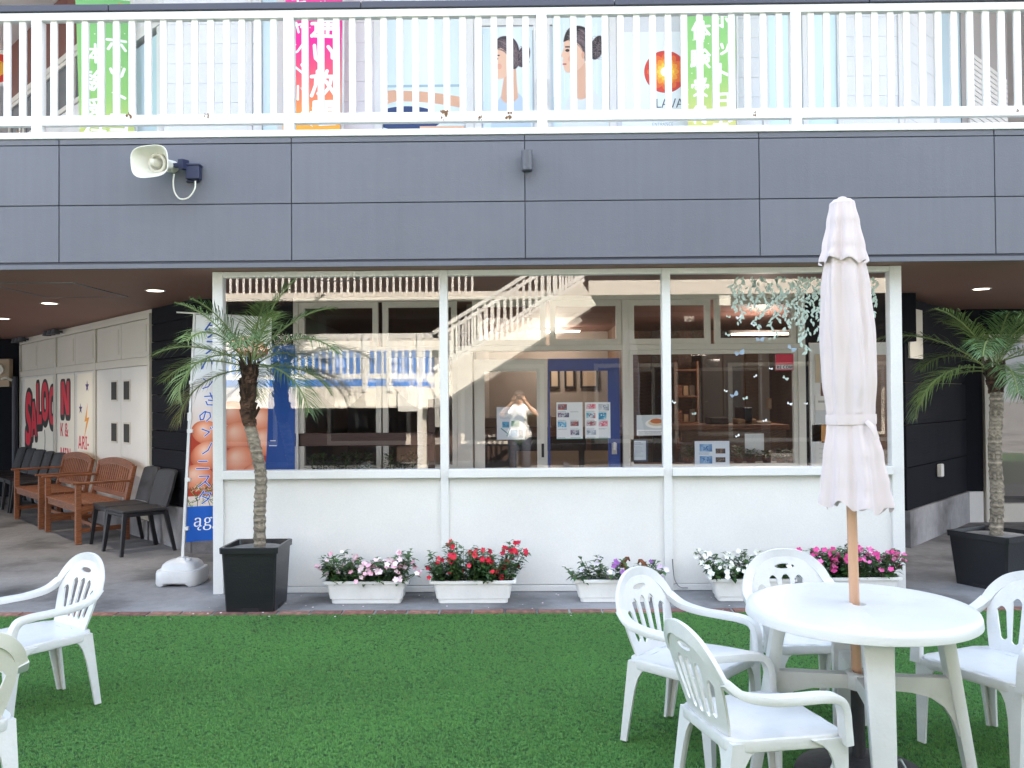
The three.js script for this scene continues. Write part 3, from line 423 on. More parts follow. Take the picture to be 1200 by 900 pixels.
  part(v, 'trim', bx(0.903, 0.98, 3.45, 6.95, -0.05, 0.03), M.white); part(v, 'pane', bx(0.983, 1.8, 3.5, 6.2, -0.03, -0.01), gb2); part(v, 'trim', bx(0.983, 1.8, 6.203, 6.3, -0.05, 0.03), M.white); part(v, 'wall_panel', bx(1.803, 3.6, 3.45, 6.95, -0.05, 0.004), mat([0.40, 0.38, 0.38], 0.7, { map: T.mottled }));
  const lv = bx(0, 1.5, 0, 0.055, 0.006, 0.03); for (let k = 0; k < 24; k++) { const s = part(v, 'louvre', lv, M.whitePanel); s.position.set(2.0, 4.2 + k * 0.066, 0); s.rotation.x = 0; }
}
// prints on and before the upper shop front
{
  const X = (p) => XZ(p, ZU, 80), Y = (p) => YZ(p, ZU);
  const post = (name, p0, p1, q0, q1, draw, label, z = 0.016) => { const w = X(p1) - X(p0), h = Y(q0) - Y(q1); const t = canvasTex(512, Math.round(512 * h / w), draw); return sheet(name, w, h, t, label, 'poster', [(X(p0) + X(p1)) / 2, (Y(q0) + Y(q1)) / 2, ZU + z], 0, null, 0.003); };
  const bg = (x, w, h) => { const g = x.createLinearGradient(0, 0, w, 0); g.addColorStop(0, '#c9dbe4'); g.addColorStop(0.5, '#e2ecf0'); g.addColorStop(1, '#cddde4'); x.fillStyle = g; x.fillRect(0, 0, w, h); x.fillStyle = '#dde9ee'; for (let i = 0; i < 5; i++) x.fillRect(w * i / 5, h * 0.05, w * 0.02, h * 0.6); };
  post('exercise_poster', 449, 544, 18, 165, (x, w, h) => { bg(x, w, h); x.fillStyle = '#9fb8c4'; x.fillRect(0, h * 0.55, w, h * 0.02); x.fillStyle = '#243c6e'; x.beginPath(); x.ellipse(w * 0.3, h * 0.82, w * 0.42, h * 0.1, 0.02, 0, 7); x.fill(); x.strokeStyle = '#d9a98c'; x.lineCap = 'round'; x.lineWidth = w * 0.13; x.beginPath(); x.moveTo(w * 0.1, h * 0.64); x.quadraticCurveTo(w * 0.5, h * 0.63, w, h * 0.7); x.stroke(); x.lineWidth = w * 0.03; for (let k = 0; k < 4; k++) { x.beginPath(); x.moveTo(w * 0.14, h * (0.6 + k * 0.025)); x.lineTo(w * 0.0, h * (0.61 + k * 0.03)); x.stroke(); } x.fillStyle = '#e3b79c'; x.fillRect(w * 0.45, h * 0.88, w * 0.55, h * 0.06); }, 'pale window print of an outstretched arm over a blue mat');
  const woman = (flip, dark, shirt) => (x, w, h) => { bg(x, w, h); if (flip) { x.translate(w, 0); x.scale(-1, 1); } x.shadowBlur = 14;
    x.shadowColor = shirt;
    x.fillStyle = shirt; x.beginPath(); x.moveTo(w * 0.12, h); x.quadraticCurveTo(w * 0.2, h * 0.62, w * 0.45, h * 0.58); x.lineTo(w * 0.7, h * 0.58); x.quadraticCurveTo(w * 0.95, h * 0.66, w * 0.98, h); x.fill();
    x.shadowColor = '#dcb096'; x.fillStyle = '#d8ab92'; x.beginPath(); x.moveTo(w * 0.36, h * 0.62); x.lineTo(w * 0.44, h * 0.4); x.lineTo(w * 0.66, h * 0.36); x.lineTo(w * 0.7, h * 0.62); x.quadraticCurveTo(w * 0.5, h * 0.72, w * 0.36, h * 0.62); x.fill();
    x.fillStyle = '#e4bba2'; x.beginPath(); x.moveTo(w * 0.24, h * 0.14); x.quadraticCurveTo(w * 0.2, h * 0.22, w * 0.21, h * 0.25); x.lineTo(w * 0.155, h * 0.315); x.lineTo(w * 0.2, h * 0.33); x.quadraticCurveTo(w * 0.17, h * 0.36, w * 0.2, h * 0.38); x.quadraticCurveTo(w * 0.2, h * 0.46, w * 0.32, h * 0.45); x.quadraticCurveTo(w * 0.5, h * 0.45, w * 0.62, h * 0.34); x.lineTo(w * 0.6, h * 0.12); x.fill();
    x.shadowColor = '#5a4a4a'; x.shadowBlur = 8; x.fillStyle = dark; x.beginPath(); x.moveTo(w * 0.2, h * 0.2); x.quadraticCurveTo(w * 0.24, h * 0.06, w * 0.48, h * 0.07); x.quadraticCurveTo(w * 0.76, h * 0.08, w * 0.74, h * 0.28); x.quadraticCurveTo(w * 0.7, h * 0.38, w * 0.6, h * 0.36); x.quadraticCurveTo(w * 0.55, h * 0.2, w * 0.36, h * 0.17); x.fill(); x.beginPath(); x.ellipse(w * 0.82, h * 0.25, w * 0.12, h * 0.1, 0.3, 0, 7); x.fill();
    x.shadowBlur = 0; x.lineWidth = 2; for (let k = 0; k < 150; k++) { const q = rr(0, 1); x.strokeStyle = ['#6b5a5c', '#4a3b40', '#857276'][k % 3]; x.beginPath(); const X0 = w * (0.24 + 0.3 * q), Y0 = h * (0.09 + 0.1 * rnd()); x.moveTo(X0, Y0); x.quadraticCurveTo(X0 + w * 0.2, Y0 + h * 0.02, w * rr(0.6, 0.72), h * rr(0.2, 0.35)); x.stroke(); } for (let k = 0; k < 60; k++) { x.beginPath(); x.arc(w * rr(0.74, 0.92), h * rr(0.17, 0.33), w * rr(0.02, 0.06), rr(0, 6), rr(0, 6)); x.stroke(); } x.shadowBlur = 10; x.shadowColor = '#e8b6a0'; x.fillStyle = '#e0a590'; x.beginPath(); x.ellipse(w * 0.33, h * 0.34, w * 0.05, h * 0.025, 0, 0, 7); x.fill(); x.shadowBlur = 4;
    x.fillStyle = '#d49f86'; x.beginPath(); x.ellipse(w * 0.56, h * 0.31, w * 0.03, h * 0.03, 0, 0, 7); x.fill(); x.fillStyle = '#40302c'; x.fillRect(w * 0.23, h * 0.235, w * 0.11, h * 0.012); x.beginPath(); x.ellipse(w * 0.27, h * 0.27, w * 0.04, h * 0.012, 0, 0, 7); x.fill(); x.fillStyle = '#c06a64'; x.fillRect(w * 0.18, h * 0.375, w * 0.07, h * 0.014); };
  post('exercise_poster', 566, 624, 34, 165, woman(false, '#3b3038', '#b9cbdc'), 'window print of a person with swept up hair on the narrower upper door');
  post('exercise_poster', 648, 711, 22, 165, woman(false, '#2b2124', '#d7dde0'), 'window print of a larger profile with a curly bun on the upper door');
  post('emblem_sign', 728, 806, 40, 160, (x, w, h) => { x.fillStyle = '#e6ecef'; x.fillRect(0, 0, w, h); const cx = w * 0.66, cy = h * 0.39, R = w * 0.315; x.fillStyle = '#d8402f'; x.beginPath(); x.arc(cx, cy, R, 0, 7); x.fill(); x.save(); x.clip(); for (const [n, q, c] of [[12, 0.62, 'rgba(240,130,40,0.65)'], [12, 0.45, 'rgba(248,190,50,0.6)'], [10, 0.3, 'rgba(252,225,90,0.7)']]) for (let k = 0; k < n; k++) { const a = k / n * 6.283; x.fillStyle = c; x.beginPath(); x.ellipse(cx + Math.cos(a) * R * q * 0.8, cy + Math.sin(a) * R * q * 0.8, R * q * 0.62, R * q * 0.33, a, 0, 7); x.fill(); } x.restore(); x.fillStyle = '#ffffff'; x.beginPath(); x.arc(cx, cy, R * 0.23, 0, 7); x.fill(); x.strokeStyle = '#8d2a26'; x.lineWidth = 3; x.beginPath(); x.arc(cx, cy, R, 0, 7); x.stroke();
    x.fillStyle = '#3b4b57'; x.font = '96px sans-serif'; x.fillText('LAVA', w * 0.5 , h * 0.74); x.fillStyle = '#9aa9b2'; x.font = '34px sans-serif'; x.fillText('ENTRANCE', w * 0.45, h * 0.915); }, 'white sign with a round red and yellow petal emblem beside the green flag');
  // nobori flags
  const flag = (name, c, w, h, draw, label, turn, tilt) => { const o = thing(name, label, 'flag', c, turn, 'advertising flags on the upper gallery'); const t = canvasTex(384, Math.round(384 * h / w), draw); const g = new THREE.PlaneGeometry(w, h, 14, 24), p = g.attributes.position; for (let i = 0; i < p.count; i++) p.setZ(i, 0.02 * Math.sin(p.getX(i) * 9 + p.getY(i) * 2.3) + 0.012 * Math.sin(p.getY(i) * 7)); g.computeVertexNormals(); g.translate(0, h / 2 + 0.55, 0); part(o, 'cloth', g, print(t, 0.85)); part(o, 'pole', cyl(0.011, 0.013, 0.05, h + 0.7, w / 2 + 0.02, 0, 8), M.white); part(o, 'cross_bar', bx(-w / 2, w / 2 + 0.03, h + 0.56, h + 0.575, -0.007, 0.007), M.white); part(o, 'base', cyl(0.2, 0.16, 0, 0.12, w / 2 + 0.02, 0, 16), M.white); o.rotation.z = tilt; return o; };
  const green = (x, w, h) => { const g = x.createLinearGradient(0, 0, 0, h); g.addColorStop(0, '#86c987'); g.addColorStop(0.55, '#9ccf7c'); g.addColorStop(0.8, '#dcd884'); g.addColorStop(1, '#86c59a'); x.fillStyle = g; x.fillRect(0, 0, w, h); x.fillStyle = '#f3ead0'; x.save(); x.translate(0, h * 0.1); x.rotate(-0.25); x.fillRect(-20, 0, w + 40, h * 0.05); x.restore(); x.fillStyle = '#e79a4a'; x.fillRect(w * 0.78, h * 0.02, w * 0.2, h * 0.07); x.strokeStyle = '#f7f7e6'; x.lineWidth = 3; for (let k = 0; k < 26; k++) { x.beginPath(); x.arc(rr(0, w), rr(0, h), 3, 0, 7); x.stroke(); } glyphs(x, 'ホットヨガ', w * 0.52, h * 0.2, w * 0.4, 22, '#ffffff', h * 0.145); glyphs(x, '体験受付', w * 0.07, h * 0.26, w * 0.4, 19, '#ffffff', h * 0.15); x.fillStyle = '#e8e4c2'; x.beginPath(); x.ellipse(w * 0.1, h * 0.98, w * 0.5, h * 0.12, 0, 0, 7); x.fill(); };
  const pink = (x, w, h) => { const g = x.createLinearGradient(0, 0, 0, h); g.addColorStop(0, '#f0559c'); g.addColorStop(0.35, '#ef2f97'); g.addColorStop(0.72, '#f39a55'); g.addColorStop(0.84, '#f5b244'); g.addColorStop(0.9, '#ec1f8c'); g.addColorStop(1, '#ec1f8c'); x.fillStyle = g; x.fillRect(0, 0, w, h); x.fillStyle = '#ffffff'; for (let k = 0; k < 22; k++) x.fillRect(rr(0, w), rr(0, h), 6, 6); glyphs(x, '通い放題', w * 0.45, h * 0.2, w * 0.47, 24, '#ffffff', h * 0.155); glyphs(x, 'キャンペーン', w * 0.08, h * 0.1, w * 0.3, 15, '#ffffff', h * 0.12); textLines(x, w * 0.1, h * 0.93, w * 0.8, 3, 14, '#ffd0e6', 4); };
  const fl = (p0, p1, z, topPx, draw, label, turn, tilt) => { const c = atZ((p0 + p1) / 2, 80, z); const w = (XZ(p1, z, 80) - XZ(p0, z, 80)) / Math.cos(turn); return flag('advertising_flag', [c.x, 3.46, z], w, 2.0, draw, label, turn, tilt); };
  fl(102, 157, -9.75, 20, green, 'green advertising flag against the brown slanting wing', 0.35, 0.03); fl(331, 398, -9.25, 20, pink, 'pink and orange advertising flag', 0, -0.012); fl(804, 860, -9.3, 20, green, 'green advertising flag beside the round emblem sign', 0, -0.01);
  // round sign on a far building and hat shaped roof bits seen past the post
  const s = thing('shop_sign', 'white shop sign on the brown wing behind the railing post', 'sign', [0, 0, 0]); const c = atZ(14, 75, -13.6);
  part(s, 'board', bx(c.x - 0.9, c.x + 0.35, c.y - 0.35, c.y + 0.35, -13.65, -13.6, 0.01), M.whitePanel); const t = canvasTex(512, 288, (x, w, h) => { x.fillStyle = '#e9e6e0'; x.fillRect(0, 0, w, h); x.fillStyle = '#d8402f'; x.beginPath(); x.arc(w * 0.55, h * 0.6, h * 0.34, 0, 7); x.fill(); x.fillStyle = '#f0b23c'; x.beginPath(); x.arc(w * 0.55, h * 0.6, h * 0.18, 0, 7); x.fill(); x.fillStyle = '#20242c'; x.font = '110px serif'; x.fillText('VA', w * 0.72, h * 0.5); }); const g = new THREE.PlaneGeometry(1.2, 0.66); g.translate(c.x - 0.27, c.y, -13.596); part(s, 'face', g, print(t));
}
// ------------------------------------------------------------------ building opposite (behind the viewpoint), mirrored by the glass
const mir = (px, py, z) => { const p = atZ(px, py, 2 * ZG - z); return V(p.x, p.y, z); };
{
  const zs = 3.4, zb = 4.5, P = (a, b, z = zs) => mir(a, b, z);
  const st = thing('staircase', 'sunlit cream staircase with white picket railings reflected in the glass', 'staircase');
  const top = P(690, 338), bot = P(508, 452), run = bot.clone().sub(top);
  for (const z of [zs, zb]) { const a = top.clone().setZ(z), b = bot.clone().setZ(z); part(st, 'stringer', beam(a.clone().add(V(0, -0.1, 0)), b.clone().add(V(0, -0.1, 0)), 0.06, 0.52), M.creamWall);
    for (const h of [0.32, 1.02]) part(st, 'rail', beam(a.clone().add(V(0, h, 0)), b.clone().add(V(0, h, 0)), 0.07, 0.07), M.railing);
    const bl = bx(-0.022, 0.022, 0.32, 1.0, -0.016, 0.016); for (let k = 1; k < 24; k++) { const m = part(st, 'baluster', bl, M.railing); m.position.copy(a).addScaledVector(run, k / 24); } }
  for (let k = 0; k < 10; k++) { const c = top.clone().addScaledVector(run, (k + 0.5) / 10); part(st, 'tread', bx(c.x - 0.17, c.x + 0.17, c.y + 0.02, c.y + 0.06, zs + 0.035, zb - 0.035), M.creamWall); }
  const l0 = P(365, 452), l1 = P(508, 452), ld = thing('stair_landing', 'stair landing with white picket railing over a blue panel reflected in the glass', 'landing');
  part(ld, 'floor', bx(l0.x - 2.5, l1.x - 0.01, l1.y - 0.42, l1.y, zs, 5.6), M.creamWall); part(ld, 'rail', bx(l0.x - 2.5, l1.x, P(430, 397).y, P(430, 391).y, zs, zs + 0.06), M.railing); part(ld, 'rail', bx(l0.x - 2.5, l1.x, P(430, 444).y, P(430, 438).y, zs, zs + 0.05), M.railing);
  for (let x = l0.x - 2.4; x < l1.x; x += 0.135) part(ld, 'baluster', bx(x - 0.022, x + 0.022, P(430, 444).y, P(430, 397).y, zs + 0.012, zs + 0.045), M.railing);
  for (const px of [428, 456, 492]) { const q = P(px, 450); part(ld, 'post', bx(q.x - 0.05, q.x + 0.05, px === 492 ? 0 : l1.y - 0.1, P(430, 391).y, zs - 0.03, zs + 0.003), M.railing); }
  part(ld, 'blue_panel', bx(l0.x - 2.5, l1.x - 0.3, P(430, 471, 5.65).y, P(430, 411, 5.65).y, 5.65, 5.7), M.blueWall); part(ld, 'upper_panel', bx(l0.x - 2.5, l1.x - 0.1, P(430, 411, 5.65).y + 0.004, P(430, 397, 5.65).y, 5.65, 5.7), M.creamWall); part(ld, 'notice_box', bx(P(467, 470).x, P(490, 470).x, P(480, 482).y, P(480, 456).y, zs - 0.08, zs - 0.035), M.white);
  const gd = thing('opposite_gallery', 'cream gallery of the building opposite reflected in the glass', 'gallery');
  const f0 = P(690, 346), f1 = P(690, 329);
  part(gd, 'fascia', bx(f0.x, 11, f0.y, f1.y, zs - 0.02, zs + 0.1), M.creamWall); part(gd, 'deck', bx(f0.x, 11, f0.y + 0.05, f1.y - 0.05, zs + 0.1, 9), M.darkBrown);
  const gx = P(560, 350, 5.1).x, r0 = P(400, 352, 5.1), r1 = P(400, 343, 5.1); part(gd, 'fascia', bx(-12, f0.x - 0.01, r0.y, r1.y, 5.05, 5.15), M.creamWall); part(gd, 'deck', bx(-12, f0.x - 0.01, r0.y + 0.03, r1.y - 0.03, 5.15, 9), M.darkBrown);
  for (let x = -11.9; x < gx; x += 0.14) part(gd, 'baluster', bx(x - 0.022, x + 0.022, r1.y, r1.y + 0.9, 5.08, 5.11), M.railing); part(gd, 'rail', bx(-12, gx, r1.y + 0.9, r1.y + 0.97, 5.06, 5.13), M.railing);
  part(gd, 'back_wall', bx(-12, 12, 0, 6.6, 7.4, 7.6), M.darkBrown); part(gd, 'roof', bx(-12, 12, 6.6, 6.8, 4.2, 9), M.darkBrown);
  part(gd, 'column', bx(P(494, 500).x - 0.07, P(494, 500).x + 0.07, 0, l1.y - 0.43, 3.6, 3.74), M.creamWall); part(gd, 'bracket', bx(P(843, 346).x, P(856, 346).x, P(843, 358).y, f0.y, zs, zs + 0.1), M.creamWall);
  for (let k = 0; k < 7; k++) { const x = -11 + k * 3.2; const w = part(gd, 'window', bx(x, x + 2, 0.4, 2.3, 7.36, 7.398), M.cream); part(w, 'pane', bx(x + 0.1, x + 1.9, 0.5, 2.2, 7.34, 7.358), phys([0.03, 0.03, 0.035], 0.1)); }
}
// ------------------------------------------------------------------ white plastic armchair
const tess = (g, len, n = 6) => clean(new TessellateModifier(len, n).modify(clean(g)));
const rect2 = (c, wd, td, w, t) => { const a = wd.clone().multiplyScalar(w / 2), b = td.clone().multiplyScalar(t / 2), k = 0.72; // rounded flat bar section, eight points
  return [[1, k], [k, 1], [-k, 1], [-1, k], [-1, -k], [-k, -1], [k, -1], [1, -k]].map(([u, v]) => c.clone().addScaledVector(a, Math.abs(u) === 1 ? u : u + Math.sign(u) * 0.22).addScaledVector(b, v)); };
function ribbon(pts, wdirs, ws, th, n = 40) {
  const cv = new THREE.CatmullRomCurve3(pts), cw = new THREE.CatmullRomCurve3(wdirs), rings = [];
  for (let i = 0; i <= n; i++) { const t = i / n, p = cv.getPoint(t), tg = cv.getTangent(t), wd = cw.getPoint(t).normalize(); wd.addScaledVector(tg, -wd.dot(tg)).normalize(); const td = tg.clone().cross(wd).normalize(), s = t * (ws.length - 1), k = Math.min(ws.length - 2, Math.floor(s)); rings.push(rect2(p, wd, td, ws[k] + (ws[k + 1] - ws[k]) * (s - k), th)); }
  return loft(rings, true, true, 0.9);
}
function makeArmchair() {
  const o = thing('plastic_armchair', 'x', 'chair', [0, 0, 0], 0, 'white plastic garden armchairs');
  const mir2 = (p) => V(-p.x, p.y, p.z), backZ = (y, x) => -0.205 - (y - 0.40) * 0.30 + 0.36 * x * x;
  // backrest: slotted shell and arched rim
  const s = new THREE.Shape(); s.moveTo(-0.165, 0.385); s.lineTo(0.165, 0.385); s.bezierCurveTo(0.195, 0.47, 0.215, 0.55, 0.213, 0.62); s.bezierCurveTo(0.20, 0.70, 0.12, 0.752, 0, 0.755); s.bezierCurveTo(-0.12, 0.752, -0.20, 0.70, -0.213, 0.62); s.bezierCurveTo(-0.215, 0.55, -0.195, 0.47, -0.165, 0.385);
  const slot = (c0, c1, y0, y1, w) => { const h = new THREE.Path(); h.moveTo(c0 - w, y0); h.quadraticCurveTo(c0, y0 - w * 1.4, c0 + w, y0); h.lineTo(c1 + w * 1.35, y1); h.quadraticCurveTo(c1, y1 + w * 2.4, c1 - w * 1.35, y1); h.lineTo(c0 - w, y0); s.holes.push(h); };
  slot(0, 0, 0.452, 0.635, 0.0175); slot(0.056, 0.073, 0.452, 0.63, 0.0175); slot(-0.056, -0.073, 0.452, 0.63, 0.0175); slot(0.112, 0.143, 0.465, 0.585, 0.0175); slot(-0.112, -0.143, 0.465, 0.585, 0.0175);
  const ov = new THREE.Path(); ov.absellipse(0, 0.698, 0.056, 0.014, 0, Math.PI * 2, false); s.holes.push(ov);
  const sh = tess(new THREE.ExtrudeGeometry(s, { depth: 0.010, bevelEnabled: false, curveSegments: 16 }), 0.045, 5), p = sh.attributes.position;
  for (let i = 0; i < p.count; i++) { const x = p.getX(i), y = p.getY(i); p.setZ(i, backZ(y, x) - 0.005 + p.getZ(i)); }
  sh.computeVertexNormals();
  const half = [V(0, 0.762, backZ(0.762, 0)), V(0.07, 0.757, backZ(0.757, 0.07)), V(0.14, 0.731, backZ(0.731, 0.14)), V(0.195, 0.68, backZ(0.68, 0.195)), V(0.228, 0.615, -0.245)];
  const hw = [V(0, 1, 0), V(0.25, 1, 0), V(0.55, 0.85, 0), V(0.85, 0.5, 0), V(1, 0.2, 0)];
  const rim = ribbon([...half.slice(1).reverse().map(mir2), ...half], [...hw.slice(1).reverse().map(mir2), ...hw], [0.05, 0.052, 0.056, 0.062, 0.056, 0.052, 0.05], 0.018, 48);
  part(o, 'backrest', join([sh, rim]), M.plastic);
  // arms
  for (const k of [1, -1]) { const q = (v) => (k > 0 ? v : mir2(v)); const a = [V(0.226, 0.62, -0.248), V(0.246, 0.578, -0.19), V(0.260, 0.556, -0.09), V(0.268, 0.552, 0.03), V(0.268, 0.55, 0.13), V(0.266, 0.537, 0.19), V(0.263, 0.50, 0.214), V(0.262, 0.43, 0.222), V(0.262, 0.37, 0.226)].map(q), w = [V(1, 0.25, 0), V(1, 0.1, 0), V(1, 0, 0), V(1, 0, 0), V(1, 0, 0), V(1, 0, 0), V(1, 0, 0), V(1, 0, 0), V(1, 0, 0)].map(q); part(o, 'armrest', ribbon(a, w, [0.052, 0.055, 0.058, 0.058, 0.054, 0.052, 0.058], 0.030, 44), M.plastic); }
  // seat with rolled edge
  const st = new THREE.Shape(); st.moveTo(-0.17, -0.215); st.lineTo(0.17, -0.215); st.quadraticCurveTo(0.215, -0.20, 0.222, -0.12); st.lineTo(0.245, 0.16); st.quadraticCurveTo(0.245, 0.225, 0.18, 0.232); st.lineTo(-0.18, 0.232); st.quadraticCurveTo(-0.245, 0.225, -0.245, 0.16); st.lineTo(-0.222, -0.12); st.quadraticCurveTo(-0.215, -0.20, -0.17, -0.215);
  const sg = tess(new THREE.ExtrudeGeometry(st, { depth: 0.034, bevelEnabled: true, bevelSize: 0.008, bevelThickness: 0.008, bevelSegments: 3, curveSegments: 8 }), 0.05, 5); sg.rotateX(Math.PI / 2); sg.translate(0, 0.398, 0); const sp = sg.attributes.position;
  for (let i = 0; i < sp.count; i++) { const x = sp.getX(i) / 0.24, z = sp.getZ(i) / 0.23; if (sp.getY(i) > 0.38) sp.setY(i, sp.getY(i) - 0.014 * Math.max(0, 1 - x * x) * Math.max(0, 1 - z * z) + 0.0012 * Math.sin(sp.getX(i) * 190)); sp.setZ(i, sp.getZ(i)); }
  const sgc = toCreasedNormals(sg, 0.6); part(o, 'seat', metricUV(sgc), M.plastic);
  // L section legs that flare into the seat apron
  const leg = (kx, top, bot, kz) => { const lv = [[0.392, 0.17], [0.372, 0.125], [0.345, 0.092], [0.31, 0.073], [0.25, 0.060], [0.12, 0.048], [0, 0.040]]; const rings = lv.map(([y, w]) => { const t = 1 - y / 0.392, x = top.x + (bot.x - top.x) * t, z = top.z + (bot.z - top.z) * t, th = 0.014; const r = [[0, 0], [w, 0], [w, th], [th, th], [th, w * 0.85], [0, w * 0.85]].map(([a, b]) => V(x - kx * a, y, z - kz * b)); return kx * kz > 0 ? r : r.reverse(); }); return loft(rings.reverse(), true, true, 0.5); };
  for (const kx of [1, -1]) { part(o, 'leg', leg(kx, V(kx * 0.262, 0, 0.235), V(kx * 0.250, 0, 0.245), 1), M.plastic); part(o, 'leg', leg(kx, V(kx * 0.222, 0, -0.212), V(kx * 0.220, 0, -0.262), -1), M.plastic); }
  o.scale.setScalar(0.90); return o;
}
{
  const c0 = makeArmchair(), face = (dx, dz) => Math.atan2(dx, dz);
  const put = [
    [0.735, -3.84, face(0.76, 0.65), 'white plastic armchair between the parasol table and the sparse purple planter'],
    [1.345, -4.20, face(0.05, 1), 'white plastic armchair before the white flower planter, tucked behind the parasol table'],
    [0.82, -3.12, face(0.97, -0.25), 'white plastic armchair showing its back at the parasol table, opposite the pink flower planter'],
    [2.0, -3.72, face(-0.88, 0.47), 'white plastic armchair at the parasol table on the side of the palm in the recess'],
    [-2.37, -4.27, face(-0.60, 0.80), 'white plastic armchair standing on the turf before the flag stand'],
    [-2.085, -3.11, face(-0.80, -0.60), 'white plastic armchair turned with its yellowed back to the open turf'],
  ];
  put.forEach(([x, z, a, label], i) => { if (!i) { c0.position.set(x, 0.012, z); c0.rotation.y = a; c0.userData.label = label; } else { const c = copyOf(c0, [x, 0.012, z], a, label); if (i === 5) c.traverse((m) => { if (m.isMesh && m.name === 'backrest') m.material = M.plasticAged; }); } });
}
// ------------------------------------------------------------------ table and parasol
const TC = V(XZ(1007, -3.42, 700), 0, -3.42);
{
  const o = thing('garden_table', 'round white plastic garden table around the parasol pole', 'table', [TC.x, 0.012, TC.z], -0.17);
  const R = 0.424, H = 0.680, pr = [[0.026, H - 0.012], [0.026, H], [0.2, H + 0.001], [R - 0.03, H], [R - 0.012, H - 0.002], [R - 0.004, H - 0.008], [R, H - 0.018], [R + 0.003, H - 0.044], [R, H - 0.046], [R - 0.007, H - 0.044], [R - 0.012, H - 0.02], [0.026, H - 0.012]];
  part(o, 'tabletop', new THREE.LatheGeometry(pr.map(([a, b]) => new THREE.Vector2(a, b)), 72), M.plastic);
  part(o, 'hub', new THREE.LatheGeometry([[0.028, 0.36], [0.055, 0.36], [0.055, 0.42], [0.028, 0.42], [0.028, 0.36]].map(([a, b]) => new THREE.Vector2(a, b)), 24), M.plastic);
  for (let k = 0; k < 4; k++) {
    const a = k * Math.PI / 2, d = V(Math.sin(a), 0, Math.cos(a)), t = V(d.z, 0, -d.x);
    const rings = [[0.66, 0.285, 0.115, 0.05], [0.55, 0.31, 0.10, 0.046], [0.30, 0.35, 0.088, 0.042], [0, 0.40, 0.066, 0.036]].map(([y, r, w, th]) => rect2(d.clone().multiplyScalar(r).setY(y), t, d, w, th)); part(o, 'leg', loft(rings, true, true, 0.6), M.plastic);
    const br = [[0.345, 0.19, 0.415], [0.325, 0.255, 0.418], [0.295, 0.305, 0.418], [0.25, 0.338, 0.418], [0.18, 0.355, 0.416], [0.05, 0.362, 0.416]].map(([r, y0, y1]) => rect2(d.clone().multiplyScalar(r).setY((y0 + y1) / 2), V(0, 1, 0), t, y1 - y0, 0.05)); part(o, 'brace', loft(br.map((q) => q.slice().reverse()), true, true, 0.7), M.plastic);
  }
  // parasol
  const p = thing('parasol', 'closed pinkish white parasol with wooden pole standing through the garden table', 'parasol', [TC.x, 0.0, TC.z - 0.02]); p.rotation.z = 0.012; p.rotation.x = -0.012;
  part(p, 'pole', cyl(0.019, 0.019, 0.34, 2.2, 0, 0, 20), M.polewood); part(p, 'sleeve', cyl(0.026, 0.024, 0.06, 0.385, 0, 0, 20), M.darkBase);
  part(p, 'base', new THREE.LatheGeometry([[0, 0.012], [0.235, 0.012], [0.245, 0.03], [0.235, 0.05], [0.15, 0.072], [0.06, 0.085], [0.045, 0.10], [0.0, 0.10]].map(([a, b]) => new THREE.Vector2(a, b)), 48), M.darkBase);
  part(p, 'base_bolt', new THREE.CylinderGeometry(0.008, 0.008, 0.07, 8).rotateZ(0.5).translate(0.14, 0.085, 0.08), M.steel); part(p, 'base_bolt', new THREE.CylinderGeometry(0.008, 0.008, 0.07, 8).rotateZ(-0.4).translate(-0.13, 0.085, 0.07), M.steel);
  const fold = (a, y, k, amp) => 1 + amp * (0.62 * Math.cos(8 * a + 0.6 * Math.sin(y * 5 + k)) + 0.45 * Math.cos(5 * a + 1.7 + y * 2.2) + 0.25 * Math.cos(13 * a + y * 3.1 + k) + 0.05 * Math.cos(23 * a + 9 * y) * Math.sin(y * 14 + 3 * a));
  const skin = (rows, NA, k, sway = 0) => { const pos = [], idx = []; rows.forEach(([y, r, amp, dx = 0, hem = 0]) => { for (let j = 0; j < NA; j++) { const a = j / NA * Math.PI * 2, f = r * fold(a, y, k, amp), yy = y + hem * (0.5 * Math.sin(8 * a + 1) + 0.35 * Math.sin(3 * a + k) + 0.06 * Math.sin(21 * a) - 0.55 * Math.cos(a + 0.4)); pos.push(dx + f * Math.cos(a), yy, f * Math.sin(a)); } }); for (let i = 0; i < rows.length - 1; i++) for (let j = 0; j < NA; j++) { const a = i * NA + j, b = i * NA + (j + 1) % NA; idx.push(a, a + NA, b, b, a + NA, b + NA); } const g = new THREE.BufferGeometry(); g.setAttribute('position', new THREE.Float32BufferAttribute(pos, 3)); g.setIndex(idx); g.computeVertexNormals(); return metricUV(g); };
  const lerpRows = (keys, n) => { const out = []; for (let i = 0; i <= n; i++) { const t = i / n * (keys.length - 1), k = Math.min(keys.length - 2, Math.floor(t)), f = t - k, u = f * f * (3 - 2 * f); out.push(keys[k].map((v, c) => v + (keys[k + 1][c] - v) * (c ? u : f))); } return out; };
  const cn = part(p, 'canopy', skin(lerpRows([[2.06, 0.070, 0.13, 0, 0], [1.92, 0.083, 0.16, 0, 0], [1.72, 0.093, 0.17, 0.004, 0], [1.55, 0.095, 0.15, 0.006, 0], [1.44, 0.089, 0.10, 0.006, 0], [1.405, 0.087, 0.06, 0.006, 0], [1.37, 0.090, 0.10, 0.006, 0], [1.26, 0.106, 0.13, 0.012, 0.0], [1.14, 0.118, 0.16, 0.018, 0.012], [1.06, 0.126, 0.18, 0.02, 0.026]], 90), 192, 0.4), M.canvas); void cn;
  part(p, 'canopy_lining', skin(lerpRows([[1.40, 0.04, 0.1, 0.006, 0], [1.2, 0.06, 0.3, 0.012, 0.0], [1.09, 0.078, 0.34, 0.02, 0.03]], 24), 128, 2.2), M.canvas);
